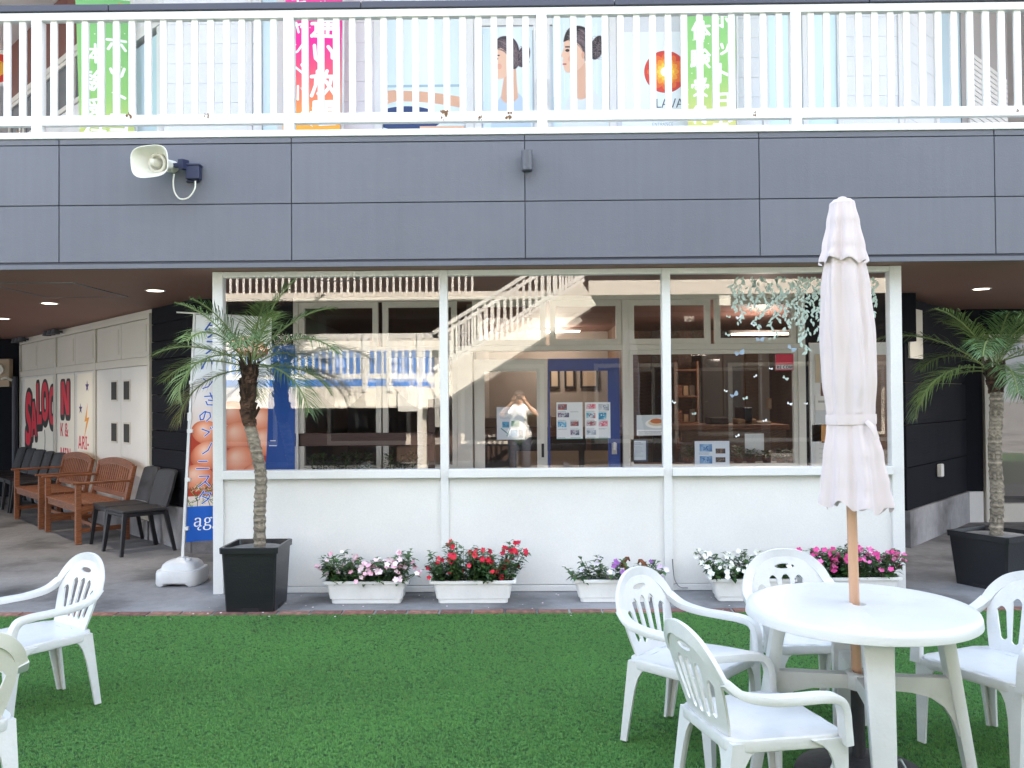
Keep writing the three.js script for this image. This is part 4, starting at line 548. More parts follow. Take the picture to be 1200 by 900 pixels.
  part(p, 'top_vent', skin(lerpRows([[2.275, 0.004, 0.0, 0, 0], [2.270, 0.035, 0.04, 0, 0], [2.255, 0.048, 0.08, 0, 0], [2.18, 0.060, 0.13, 0, 0], [2.08, 0.076, 0.16, -0.002, 0], [2.02, 0.087, 0.18, -0.004, 0.014]], 50), 160, 1.3), M.canvas);
  part(p, 'tie_band', skin([[1.385, 0.0, 0], [1.386, 0.0935, 0.06, 0.006], [1.405, 0.0945, 0.06, 0.006], [1.425, 0.094, 0.06, 0.006], [1.426, 0.0, 0]].slice(1, 4), 160, 0.4), M.canvas);
  part(p, 'tie_end', ribbon([V(0.03, 1.40, 0.096), V(0.05, 1.37, 0.108), V(0.062, 1.33, 0.112)], [V(1, 0.2, 0), V(1, 0.3, 0), V(1, 0.2, 0)], [0.02, 0.022, 0.02], 0.003, 12), M.canvas);
  part(p, 'finial', new THREE.SphereGeometry(0.02, 12, 8).scale(1, 0.6, 1).translate(0, 2.272, 0), M.canvas);
}
// ------------------------------------------------------------------ palms
function makePalm(name, label, pos, turn, o0) {
  const o = thing(name, label, 'palm', pos, turn, 'potted palms'), { w0, w1, h, trunk, r0, r1, fronds, len, fibre } = o0;
  // pot: tapered square with rim, hollow top and foot notches
  const sq = (w, y) => { const k = w / 2, c = k * 0.93; return [[c, k], [-c, k], [-k, c], [-k, -c], [-c, -k], [c, -k], [k, -c], [k, c]].map(([a, b]) => V(a, y, b)).reverse(); };
  part(o, 'pot', loft([sq(w0, 0.0), sq(w0 + 0.004, 0.03), sq(w1 - 0.012, h - 0.045), sq(w1 + 0.012, h - 0.043), sq(w1 + 0.016, h - 0.004), sq(w1 + 0.008, h), sq(w1 - 0.03, h), sq(w1 - 0.045, h - 0.05)], true, true, 0.5), M.potBlack);
  for (const k of [0, 1, 2, 3]) part(o, 'pot_foot', bx(-0.06, 0.06, -0.001, 0.022, w0 / 2 - 0.01, w0 / 2 + 0.004).rotateY(k * Math.PI / 2), M.black);
  const soil = new THREE.CircleGeometry(w1 * 0.46, 24); soil.rotateX(-Math.PI / 2); soil.translate(0, h - 0.03, 0); part(o, 'gravel', metricUV(soil), M.soil);
  const cv = new THREE.CatmullRomCurve3(trunk.map((q) => V(...q))), rings = [], n = 70;
  for (let i = 0; i <= n; i++) { const t = i / n, c = cv.getPoint(t), r = (r0 + (r1 - r0) * t) * (1 + 0.07 * Math.sin(i * 2.4) + rr(-0.03, 0.03)), a = []; for (let j = 0; j < 14; j++) { const q = j / 14 * 6.283; const b = r * (1 + 0.09 * Math.sin(q * 5 + i * 1.9) + rr(-0.03, 0.03)); a.push(V(c.x - b * Math.cos(q), c.y, c.z + b * Math.sin(q))); } rings.push(a); }
  part(o, 'trunk', loft(rings, true, true, 1.2), M.trunk);
  const top = cv.getPoint(1), bs = [];
  for (let k = 0; k < 70; k++) { const t = 1 - fibre * rnd(), c = cv.getPoint(t), a = rr(0, 6.28), R = r1 * rr(0.9, 1.1), b = c.clone().add(V(Math.cos(a) * R, 0, Math.sin(a) * R)), e = b.clone().add(V(Math.cos(a) * rr(0.01, 0.035), rr(0.04, 0.11), Math.sin(a) * rr(0.01, 0.035))); bs.push(bar(b, e, rr(0.008, 0.02), rr(0.005, 0.012))); }
  const fib = []; for (let i = 0; i <= 14; i++) { const t = 1 - fibre + fibre * i / 14, c = cv.getPoint(Math.min(1, t)), a = [], r = r1 * (1.08 + 0.24 * Math.sin(i / 14 * 3.1)); for (let j = 0; j < 12; j++) { const q = j / 12 * 6.283, b = r * rr(0.86, 1.14); a.push(V(c.x - b * Math.cos(q), c.y + rr(-0.01, 0.01), c.z + b * Math.sin(q))); } fib.push(a); }
  part(o, 'leaf_bases', join([loft(fib, true, true, 0.4), ...bs]), M.fibre);
  for (let f = 0; f < fronds; f++) {
    const u = (f + 0.5) / fronds, az = f * 2.39996 + rr(-0.25, 0.25), el = (1.42 - 1.50 * Math.pow(u, 0.85) + rr(-0.12, 0.12)), L = len * rr(0.82, 1.08) * (0.8 + 0.25 * Math.sin(u * 3.1)), droop = rr(0.55, 0.95) * (0.55 + 0.6 * u);
    const dir = V(Math.cos(az), 0, Math.sin(az)), pts = []; let p = top.clone().add(V(dir.x * 0.03, rr(-0.04, 0.05), dir.z * 0.03)), e = el;
    const NS = 16; for (let i = 0; i <= NS; i++) { pts.push(p.clone()); p = p.clone().add(V(dir.x * Math.cos(e), Math.sin(e), dir.z * Math.cos(e)).multiplyScalar(L / NS)); e -= droop * 2.1 / NS * (0.5 + i / NS); }
    const fc = new THREE.CatmullRomCurve3(pts), pos2 = [], idx = [], sideV = V(-dir.z, 0, dir.x), NL = 42;
    for (let i = 3; i < NL; i++) { const t = 0.10 + 0.9 * i / NL, b = fc.getPoint(t), tg = fc.getTangent(t), up = sideV.clone().cross(tg).normalize(); if (up.y < 0) up.negate();
      for (const sd of [1, -1]) { const ll = len * 0.31 * Math.pow(Math.sin(Math.min(1, (t * 1.05)) * Math.PI * 0.93 + 0.12), 0.55) * rr(0.8, 1.12), d = tg.clone().multiplyScalar(0.62 + t * 0.7 + rr(-0.15, 0.15)).addScaledVector(sideV, sd).addScaledVector(up, rr(0.05, 0.42)).normalize(), w = 0.0039 * rr(0.8, 1.25) * len / 0.8, wd = tg.clone().addScaledVector(d, -tg.dot(d)).normalize(), q = pos2.length / 3, mid = b.clone().addScaledVector(d, ll * 0.5), end = b.clone().addScaledVector(d, ll * 0.97); mid.y -= 0.003; end.y -= ll * rr(0.10, 0.48);
        for (const [c, k] of [[b, 0.5], [mid, 1], [end, 0.08]]) { const a = c.clone().addScaledVector(wd, -w * k), z = c.clone().addScaledVector(wd, w * k); pos2.push(a.x, a.y, a.z, z.x, z.y, z.z); } idx.push(q, q + 1, q + 3, q, q + 3, q + 2, q + 2, q + 3, q + 5, q + 2, q + 5, q + 4); } }
    const g = new THREE.BufferGeometry(); g.setAttribute('position', new THREE.Float32BufferAttribute(pos2, 3)); g.setIndex(idx); g.computeVertexNormals(); metricUV(g);
    const dry = u > 0.95 ? 3 : Math.floor(rnd() * 3); const fr = part(o, 'frond', g, M.frond[dry]); part(fr, 'rachis', tube(pts, 0.0055 * len / 0.8, 14, 5), M.stem);
  }
  return o;
}
{
  const a = atY(300, 700, 0.0), px = V(XZ(301, -6.38, 640), 0, -6.38); void a;
  makePalm('potted_palm', 'feathery potted palm with bent trunk in a black pot beside the flag', [px.x, 0.006, px.z], 0, { w0: 0.345, w1: 0.40, h: 0.455, trunk: [[0.02, 0.42, 0], [0.025, 0.7, 0.01], [0.03, 0.95, 0.0], [-0.02, 1.2, 0.0], [-0.06, 1.38, 0.0], [-0.055, 1.60, 0.0], [-0.045, 1.75, 0]], r0: 0.042, r1: 0.043, fronds: 18, len: 0.78, fibre: 0.40 });
  const q = V(XZ(1150, -6.95, 660), 0, -6.95);
  makePalm('potted_palm', 'feathery potted palm in a wide dark pot before the recess', [q.x + 0.12, 0.002, q.z], 0.5, { w0: 0.42, w1: 0.50, h: 0.42, trunk: [[0, 0.39, 0], [0.02, 0.7, 0], [0.0, 1.05, 0], [0.03, 1.4, 0], [0.02, 1.70, 0.0]], r0: 0.048, r1: 0.048, fronds: 17, len: 0.86, fibre: 0.16 });
}
// ------------------------------------------------------------------ flower planters
{
  const W = 0.635, D = 0.22, H = 0.165;
  const rc = (w, d, y, r = 0.03) => { const a = []; for (let k = 0; k < 4; k++) for (let i = 0; i <= 3; i++) { const q = k * Math.PI / 2 + i / 3 * Math.PI / 2, cx = (k === 0 || k === 3 ? 1 : -1) * (w / 2 - r), cz = (k < 2 ? 1 : -1) * (d / 2 - r); a.push(V(cx + r * Math.cos(q), y, cz + r * Math.sin(q))); } return a.reverse(); };
  const box = loft([rc(W * 0.80, D * 0.78, 0), rc(W * 0.81, D * 0.79, 0.03), rc(W * 0.845, D * 0.83, 0.033), rc(W * 0.91, D * 0.92, H - 0.022), rc(W, D, H - 0.02), rc(W, D, H - 0.002), rc(W - 0.008, D - 0.008, H), rc(W - 0.035, D - 0.035, H), rc(W - 0.045, D - 0.045, H - 0.03)], true, true, 0.5);
  const soil = new THREE.PlaneGeometry(W - 0.05, D - 0.05); soil.rotateX(-Math.PI / 2); soil.translate(0, H - 0.027, 0); metricUV(soil);
  const petalFlower = (r) => { const gs = []; for (let k = 0; k < 5; k++) { const g = new THREE.CircleGeometry(r * 0.55, 6); g.scale(1, 0.8, 1); g.translate(r * 0.55, 0, 0); g.rotateY(-0.25); g.rotateZ(k * 1.2566); gs.push(g); } return join(gs); };
  const fg = [petalFlower(0.021), petalFlower(0.017), petalFlower(0.023)];
  const leafGeo = (p, d, up, l, w, out, idx) => { const s = d.clone().cross(up).normalize(), q = out.length / 3, m = p.clone().addScaledVector(d, l * 0.5).addScaledVector(up, l * 0.08), e = p.clone().addScaledVector(d, l).addScaledVector(up, -l * 0.12); for (const v of [p, m.clone().addScaledVector(s, w), m.clone().addScaledVector(s, -w), e]) out.push(v.x, v.y, v.z); idx.push(q, q + 1, q + 2, q + 1, q + 3, q + 2); };
  const pm = (c) => phys(c, 0.7, { side: THREE.DoubleSide });
  function planter(label, px, z, py, heights, n, cols, spread, dense, tall) {
    const c = V(XZ(px, z, py), 0.004, z), o = thing('flower_planter', label, 'planter', [c.x, c.y, c.z], rr(-0.02, 0.02), 'flower planters along the glass screen');
    part(o, 'trough', box, M.planter); part(o, 'soil', soil, M.dirt);
    const sets = [[[], []], [[], []], [[], []]], stems = [], tips = [];
    for (let k = 0; k < dense; k++) {
      const x0 = rr(-0.26, 0.26), z0 = rr(-0.07, 0.07), h = heights[0] + (heights[1] - heights[0]) * Math.pow(rnd(), 1.2) * (0.85 + 0.22 * Math.sin(x0 * 17 + label.length)), lean = V(x0 * spread + rr(-0.05, 0.05), 0, z0 * 0.9 + rr(-0.03, 0.05)), tip = V(x0 + lean.x, H + h, z0 + lean.z), base = V(x0, H - 0.03, z0);
      stems.push(bar(base, tip, 0.0035)); tips.push(tip); const nl = Math.round(8 + h * 85);
      for (let i = 0; i < nl; i++) { const t = 0.15 + 0.85 * (i + rnd()) / nl, p = base.clone().lerp(tip, t), a = rr(0, 6.28), d = V(Math.cos(a), rr(-0.35, 0.5), Math.sin(a)).normalize(), s = sets[Math.floor(rnd() * 3)]; leafGeo(p, d, V(0, 1, 0), rr(0.042, 0.074), rr(0.0125, 0.0195), s[0], s[1]); }
    }
    sets.forEach(([pp, ii], k) => { const g = new THREE.BufferGeometry(); g.setAttribute('position', new THREE.Float32BufferAttribute(pp, 3)); g.setIndex(ii); g.computeVertexNormals(); metricUV(g); part(o, 'foliage', g, M.leaf[k]); });
    part(o, 'stems', join(stems), M.stem);
    const ms = cols.map(pm); for (let k = 0; k < n; k++) { const t = tips[Math.floor(rnd() * tips.length)], low = rnd() < tall ? 0 : rr(0, 0.09), f = part(o, 'flower', fg[Math.floor(rnd() * 3)], ms[Math.floor(rnd() * ms.length)]); f.position.set(t.x + rr(-0.02, 0.02), Math.max(H + 0.015, t.y - low + 0.004), t.z + (low ? rr(0.02, 0.06) : rr(0, 0.02))); f.rotation.set(rr(-1.1, 0.2), rr(-0.6, 0.6), rr(0, 6)); }
    return o;
  }
  planter('white trough planter of pale pink blossoms', 431, -6.53, 700, [0.05, 0.20], 105, [[0.80, 0.60, 0.66], [0.80, 0.42, 0.53], [0.82, 0.74, 0.76]], 0.42, 80, 0.35);
  planter('white trough planter of tall red blossoms', 555, -6.52, 700, [0.07, 0.28], 66, [[0.62, 0.012, 0.035], [0.48, 0.01, 0.05], [0.70, 0.03, 0.07]], 0.32, 80, 0.5);
  planter('white trough planter of sparse purple blossoms behind an armchair', 720, -6.53, 700, [0.04, 0.17], 24, [[0.40, 0.16, 0.52], [0.62, 0.45, 0.70], [0.72, 0.66, 0.78]], 0.42, 36, 0.4);
  planter('white trough planter of white blossoms behind an armchair', 880, -6.53, 700, [0.06, 0.20], 80, [[0.82, 0.82, 0.80], [0.80, 0.82, 0.76]], 0.35, 60, 0.4);
  planter('white trough planter of magenta blossoms at the end of the glass screen', 1002, -6.55, 700, [0.11, 0.24], 115, [[0.72, 0.07, 0.30], [0.60, 0.05, 0.24], [0.78, 0.16, 0.42]], 0.42, 80, 0.6);
  // small terracotta ornament standing in the sparse planter
  const c = atZ(738, 660, -6.5), orn = thing('bird_ornament', 'small brown terracotta bird ornament beside the sparse purple planter', 'ornament', [c.x, 0, c.z]);
  const pt = [[-0.02, 0.16], [-0.05, 0.24], [-0.055, 0.32], [-0.02, 0.365], [0.0, 0.33]].map(([a, b]) => V(a, b, 0)); const rg = (k) => loft(pt.map((p, i) => rect2(p.clone().setX(p.x * k), V(1, 0, 0), V(0, 0, 1), [0.05, 0.06, 0.045, 0.03, 0.012][i], [0.05, 0.05, 0.035, 0.025, 0.01][i])).map((r) => (k > 0 ? r : r.reverse())), true, true, 1); part(orn, 'wing', rg(1), M.terracotta); const w2 = part(orn, 'wing', rg(-1), M.terracotta); w2.position.set(0.07, -0.02, 0);
  orn.scale.setScalar(0.88); part(orn, 'stake', cyl(0.006, 0.006, 0.0, 0.2, 0.01, 0, 8), M.stem);
}
// ------------------------------------------------------------------ flag beside the screen
{
  const b = atY(214, 676, 0.05), top = atZ(229, 368, b.z - 0.02), o = thing('banner_flag', 'tall egg banner flag on a white pole with a blow moulded water base', 'flag', [b.x, 0.003, b.z]);
  const lx = top.x - b.x, H = top.y;
  // water base
  const rc = (w, d, y, arch = 0) => { const a = []; for (let j = 0; j < 32; j++) { const q = j / 32 * 6.283, c = Math.cos(q), s = Math.sin(q), e = 0.45; const X = Math.sign(c) * Math.pow(Math.abs(c), e) * w / 2, Z = Math.sign(s) * Math.pow(Math.abs(s), e) * d / 2; a.push(V(X, y + (arch && Math.abs(X) < w * 0.24 ? arch : 0), -Z)); } return a; };
  part(o, 'water_base', loft([rc(0.345, 0.34, 0.0, 0.022), rc(0.36, 0.355, 0.02, 0.012), rc(0.36, 0.355, 0.10), rc(0.345, 0.34, 0.122), rc(0.30, 0.29, 0.128), rc(0.27, 0.26, 0.165), rc(0.22, 0.21, 0.185), rc(0.10, 0.10, 0.198), rc(0.07, 0.07, 0.21)], true, true, 0.6), M.plastic);
  part(o, 'filler_cap', cyl(0.02, 0.02, 0.19, 0.215, 0.075, 0.06, 12), M.plastic);
  part(o, 'pole', bar(V(0, 0.18, 0), V(lx * 0.62, H * 0.62, 0), 0.022), M.white); part(o, 'pole', bar(V(lx * 0.62, H * 0.62, 0), V(lx, H, 0), 0.017), M.white); part(o, 'joint', bar(V(lx * 0.60, H * 0.60, 0), V(lx * 0.63, H * 0.63, 0), 0.032), M.white);
  const turn = 0.5, W = 0.62, y1 = H - 0.01, y0 = 0.33;
  part(o, 'cross_bar', bar(V(lx - 0.13, H + 0.006, 0.05), V(lx + W * Math.cos(turn), H - 0.012, -W * Math.sin(turn)), 0.012), M.white);
  const t = canvasTex(512, Math.round(512 * (y1 - y0) / W), (x, w, h) => {
    x.fillStyle = '#eef1f6'; x.fillRect(0, 0, w, h); let g = x.createLinearGradient(0, h * 0.25, 0, h * 0.45); g.addColorStop(0, '#eef1f6'); g.addColorStop(1, '#e9d8d2'); x.fillStyle = g; x.fillRect(0, h * 0.25, w, h * 0.6); x.fillStyle = '#c23a24'; x.beginPath(); x.ellipse(w * 0.72, h * 0.14, w * 0.25, h * 0.045, 0.3, 0, 7); x.fill();
    x.fillStyle = '#b5402e'; x.fillRect(0, h * 0.52, w, h * 0.28);
    const egg = (X, Y, r, k) => { const q = x.createRadialGradient(X - r * 0.3, Y - r * 0.3, r * 0.1, X, Y, r * 1.15); q.addColorStop(0, '#f7c9b2'); q.addColorStop(0.55, '#e58f6e'); q.addColorStop(1, '#b9583c'); x.fillStyle = q; x.beginPath(); x.ellipse(X, Y, r * 1.1, r * 0.86, k, 0, 7); x.fill(); };
    for (const [X, Y, r, k] of [[0.55, 0.44, 0.2, 0.3], [0.92, 0.47, 0.2, -0.2], [0.2, 0.52, 0.18, 0.4], [0.62, 0.54, 0.22, 0], [0.98, 0.57, 0.22, 0.2], [0.25, 0.62, 0.22, -0.2], [0.66, 0.655, 0.24, 0.1], [0.12, 0.72, 0.2, 0.4], [0.5, 0.75, 0.22, 0], [0.92, 0.73, 0.22, 0.2]]) egg(X * w, Y * h, r * w, k);
    x.lineCap = 'round'; for (let k = 0; k < 160; k++) { x.strokeStyle = ['#47652f', '#8fa05a', '#cfd3b0', '#2f4a26'][k % 4]; x.lineWidth = 4; const X = rr(0, w), Y = h * rr(0.765, 0.85); x.beginPath(); x.moveTo(X, Y); x.lineTo(X + rr(-50, 60), Y - rr(5, 60)); x.stroke(); }
    x.fillStyle = '#1f62c6'; x.fillRect(0, h * 0.845, w, h * 0.155);
    glyphs(x, 'ンさのゞノニスタ', w * 0.10, h * 0.27, w * 0.19, 13, '#ffffff', h * 0.072, 0.15); glyphs(x, 'ンさのゞノニスタ', w * 0.10, h * 0.27, w * 0.19, 8, '#2555c0', h * 0.072, 0.15); glyphs(x, 'タスパ', w * 0.1, h * 0.03, w * 0.22, 10, '#2555c0', h * 0.075, 0.1);
    x.strokeStyle = '#ffffff'; x.lineWidth = 7; x.font = '112px serif'; x.fillStyle = '#ffffff'; x.fillText('ągg', w * 0.08, h * 0.935); x.beginPath(); x.moveTo(w * 0.82, h * 0.955); x.bezierCurveTo(w * 0.6, h * 0.94, w * 0.62, h * 0.89, w * 0.74, h * 0.885); x.bezierCurveTo(w * 0.72, h * 0.865, w * 0.84, h * 0.86, w * 0.86, h * 0.88); x.bezierCurveTo(w * 1.0, h * 0.89, w * 1.0, h * 0.95, w * 0.82, h * 0.955); x.stroke();
  });
  const g = new THREE.PlaneGeometry(W, y1 - y0, 20, 50), p = g.attributes.position; for (let i = 0; i < p.count; i++) { const u = p.getX(i) / W + 0.5, v = p.getY(i); p.setZ(i, (0.02 * Math.sin(u * 7 + v * 1.8) + 0.01 * Math.sin(v * 8 + u * 3)) * Math.min(1, u * 4)); } g.translate(W / 2, (y0 + y1) / 2, 0); g.rotateY(turn);
  for (let i = 0; i < p.count; i++) p.setX(i, p.getX(i) + lx * p.getY(i) / H + 0.012); g.computeVertexNormals(); part(o, 'cloth', g, print(t, 0.85));
  for (let k = 0; k < 5; k++) { const y = y0 + 0.1 + k * 0.4; part(o, 'loop', bx(lx * y / H - 0.014, lx * y / H + 0.03, y, y + 0.03, -0.014, 0.014), M.white); }
  // blue banner behind the glass
  const z = -7.85, x0 = XZ(300, z), x1 = XZ(346, z), yb = YZ(548, z), yt = YZ(402, z), n = thing('blue_banner', 'blue banner flag standing behind the glass screen near the palm', 'flag', [(x0 + x1) / 2, 0, z]), w = x1 - x0;
  const t2 = canvasTex(256, 1024, (x, W2, H2) => { x.fillStyle = '#2455a4'; x.fillRect(0, 0, W2, H2); x.fillStyle = '#3a72b8'; x.fillRect(0, 0, W2, H2 * 0.16); glyphs(x, 'ニ', W2 * 0.3, H2 * 0.55, 60, 6, '#dfeaf8'); x.fillStyle = '#bfe6f2'; x.fillRect(0, H2 * 0.9, W2, H2 * 0.1); x.strokeStyle = '#1f8fb8'; x.lineWidth = 9; for (let k = 0; k < 6; k++) { x.beginPath(); x.moveTo(k * 50, H2); x.lineTo(k * 50 + 40, H2 * 0.92); x.stroke(); } });
  const g2 = new THREE.PlaneGeometry(w, yt - yb + 0.4, 10, 30), p2 = g2.attributes.position; for (let i = 0; i < p2.count; i++) p2.setZ(i, 0.02 * Math.sin(p2.getX(i) * 14 + p2.getY(i) * 2)); g2.computeVertexNormals(); g2.translate(0, (yt + yb - 0.4) / 2, 0); part(n, 'cloth', g2, print(t2, 0.85)); part(n, 'pole', cyl(0.012, 0.012, 0.02, yt + 0.03, w / 2 + 0.015, 0, 8), M.white); part(n, 'base', cyl(0.16, 0.14, 0.002, 0.1, w / 2 + 0.015, 0, 18), M.black);
}
// ------------------------------------------------------------------ things on the fascia
{
  const c = atZ(181, 191, ZF + 0.2), o = thing('horn_loudspeaker', 'ivory horn loudspeaker mounted on the slate fascia', 'loudspeaker', [c.x, c.y, ZF + 0.22]); o.rotation.set(0.10, -0.26, 0.02, 'YXZ');
  const ring = (w, h, z) => { const a = []; for (let j = 0; j < 32; j++) { const q = j / 32 * 6.283, e = 0.62, cc = Math.cos(q), s = Math.sin(q); a.push(V(Math.sign(cc) * Math.pow(Math.abs(cc), e) * w / 2, Math.sign(s) * Math.pow(Math.abs(s), e) * h / 2, z)); } return a; };
  part(o, 'horn', loft([ring(0.075, 0.07, -0.20), ring(0.085, 0.08, -0.12), ring(0.15, 0.12, -0.07), ring(0.24, 0.18, -0.01), ring(0.285, 0.215, 0.03), ring(0.315, 0.23, 0.04), ring(0.315, 0.23, 0.048), ring(0.303, 0.218, 0.047), ring(0.24, 0.18, 0.0), ring(0.15, 0.12, -0.055), ring(0.06, 0.05, -0.09)], true, true, 0.8), M.horn);
  part(o, 'reflector', new THREE.LatheGeometry([[0, 0.02], [0.018, 0.018], [0.026, 0.008], [0.03, -0.05], [0.045, -0.09]].map(([a, b]) => new THREE.Vector2(a, b)), 20).rotateX(Math.PI / 2).translate(0, 0.0, -0.0), M.hornIn); part(o, 'throat_ring', new THREE.TorusGeometry(0.062, 0.012, 8, 24).translate(0, 0, -0.045), M.hornIn);
  part(o, 'driver', new THREE.CylinderGeometry(0.045, 0.045, 0.07, 20).rotateX(Math.PI / 2).translate(0, 0, -0.20), M.horn);
  part(o, 'bracket', join([bx(0.03, 0.13, -0.015, 0.015, -0.21, -0.17), bx(0.10, 0.14, -0.035, 0.035, -0.23, -0.15)]), M.navyBox);
  const j = atZ(229, 204.5, ZF), n = thing('junction_box', 'dark navy junction box with a grey cable on the slate fascia', 'junction box', [j.x, j.y, ZF]);
  part(n, 'casing', bx(-0.052, 0.052, -0.05, 0.062, 0.003, 0.07, 0.008), M.navyBox); part(n, 'lid', bx(-0.058, 0.058, 0.05, 0.066, 0.003, 0.076, 0.005), M.navyBox); part(n, 'back_plate', bx(-0.06, 0.03, -0.064, -0.052, 0.003, 0.03), M.navyBox);
  const cp = [[229, 212], [228, 222], [220, 232], [211, 233], [205, 226], [203, 214], [204, 204]].map(([a, b], i) => atZ(a, b, ZF + 0.06).sub(V(j.x, j.y, ZF))); part(n, 'cable', tube(cp, 0.006, 40, 8), M.horn);
  const l = atZ(617.5, 191, ZF), w = thing('wall_lamp', 'small grey cylinder wall lamp on a joint of the slate fascia', 'wall lamp', [l.x, l.y, ZF]);
  part(w, 'body', cyl(0.042, 0.042, -0.072, 0.072, 0, 0.065, 28), M.lampGrey); part(w, 'mount', bx(-0.025, 0.025, -0.05, 0.05, 0.002, 0.03), M.lampGrey); part(w, 'rim', cyl(0.036, 0.036, -0.08, -0.0722, 0, 0.065, 24), M.slateDark);
}
// ------------------------------------------------------------------ ceiling fittings over the walkway
{
  const label = ['round ceiling downlight over the near end of the saloon wall', 'round ceiling downlight beside the ceiling hatch', 'round ceiling downlight toward the far end of the walkway', 'round ceiling downlight over the recess palm'];
  [[182, 340], [58, 355], [3, 373], [1150, 338]].forEach(([px, py], i) => {
    const p = atY(px, py, CEIL), o = thing('downlight', label[i], 'downlight', [p.x, CEIL, p.z], 0, 'ceiling downlights');
    part(o, 'rim', new THREE.LatheGeometry([[0.072, -0.001], [0.09, -0.001], [0.088, -0.008], [0.074, -0.008], [0.072, -0.001]].map(([a, b]) => new THREE.Vector2(a, b)), 28), M.white);
    part(o, 'lamp', cyl(0.071, 0.071, -0.006, -0.002, 0, 0, 24), lampMat([1, 0.90, 0.72], 1.2));
    const L = new THREE.SpotLight(0xfff0dc, 1.0, 12, 1.15, 0.8, 2); L.position.set(p.x, CEIL - 0.012, p.z); L.target.position.set(p.x, 0, p.z); L.castShadow = true; L.shadow.radius = 3; scene.add(L, L.target);
  });
  const a = atY(70, 340, CEIL), h = thing('ceiling_hatch', 'square access hatch frame in the brown ceiling', 'hatch', [a.x, CEIL, a.z]); part(h, 'panel', bx(-0.36, 0.36, -0.004, -0.001, -0.5, 0.5), M.ceiling); for (const [x0, x1, z0, z1] of [[-0.385, -0.362, -0.5, 0.5], [0.362, 0.385, -0.5, 0.5], [-0.385, 0.385, 0.502, 0.525], [-0.385, 0.385, -0.525, -0.502]]) part(h, 'frame', bx(x0, x1, -0.007, -0.001, z0, z1), M.plinth);
}
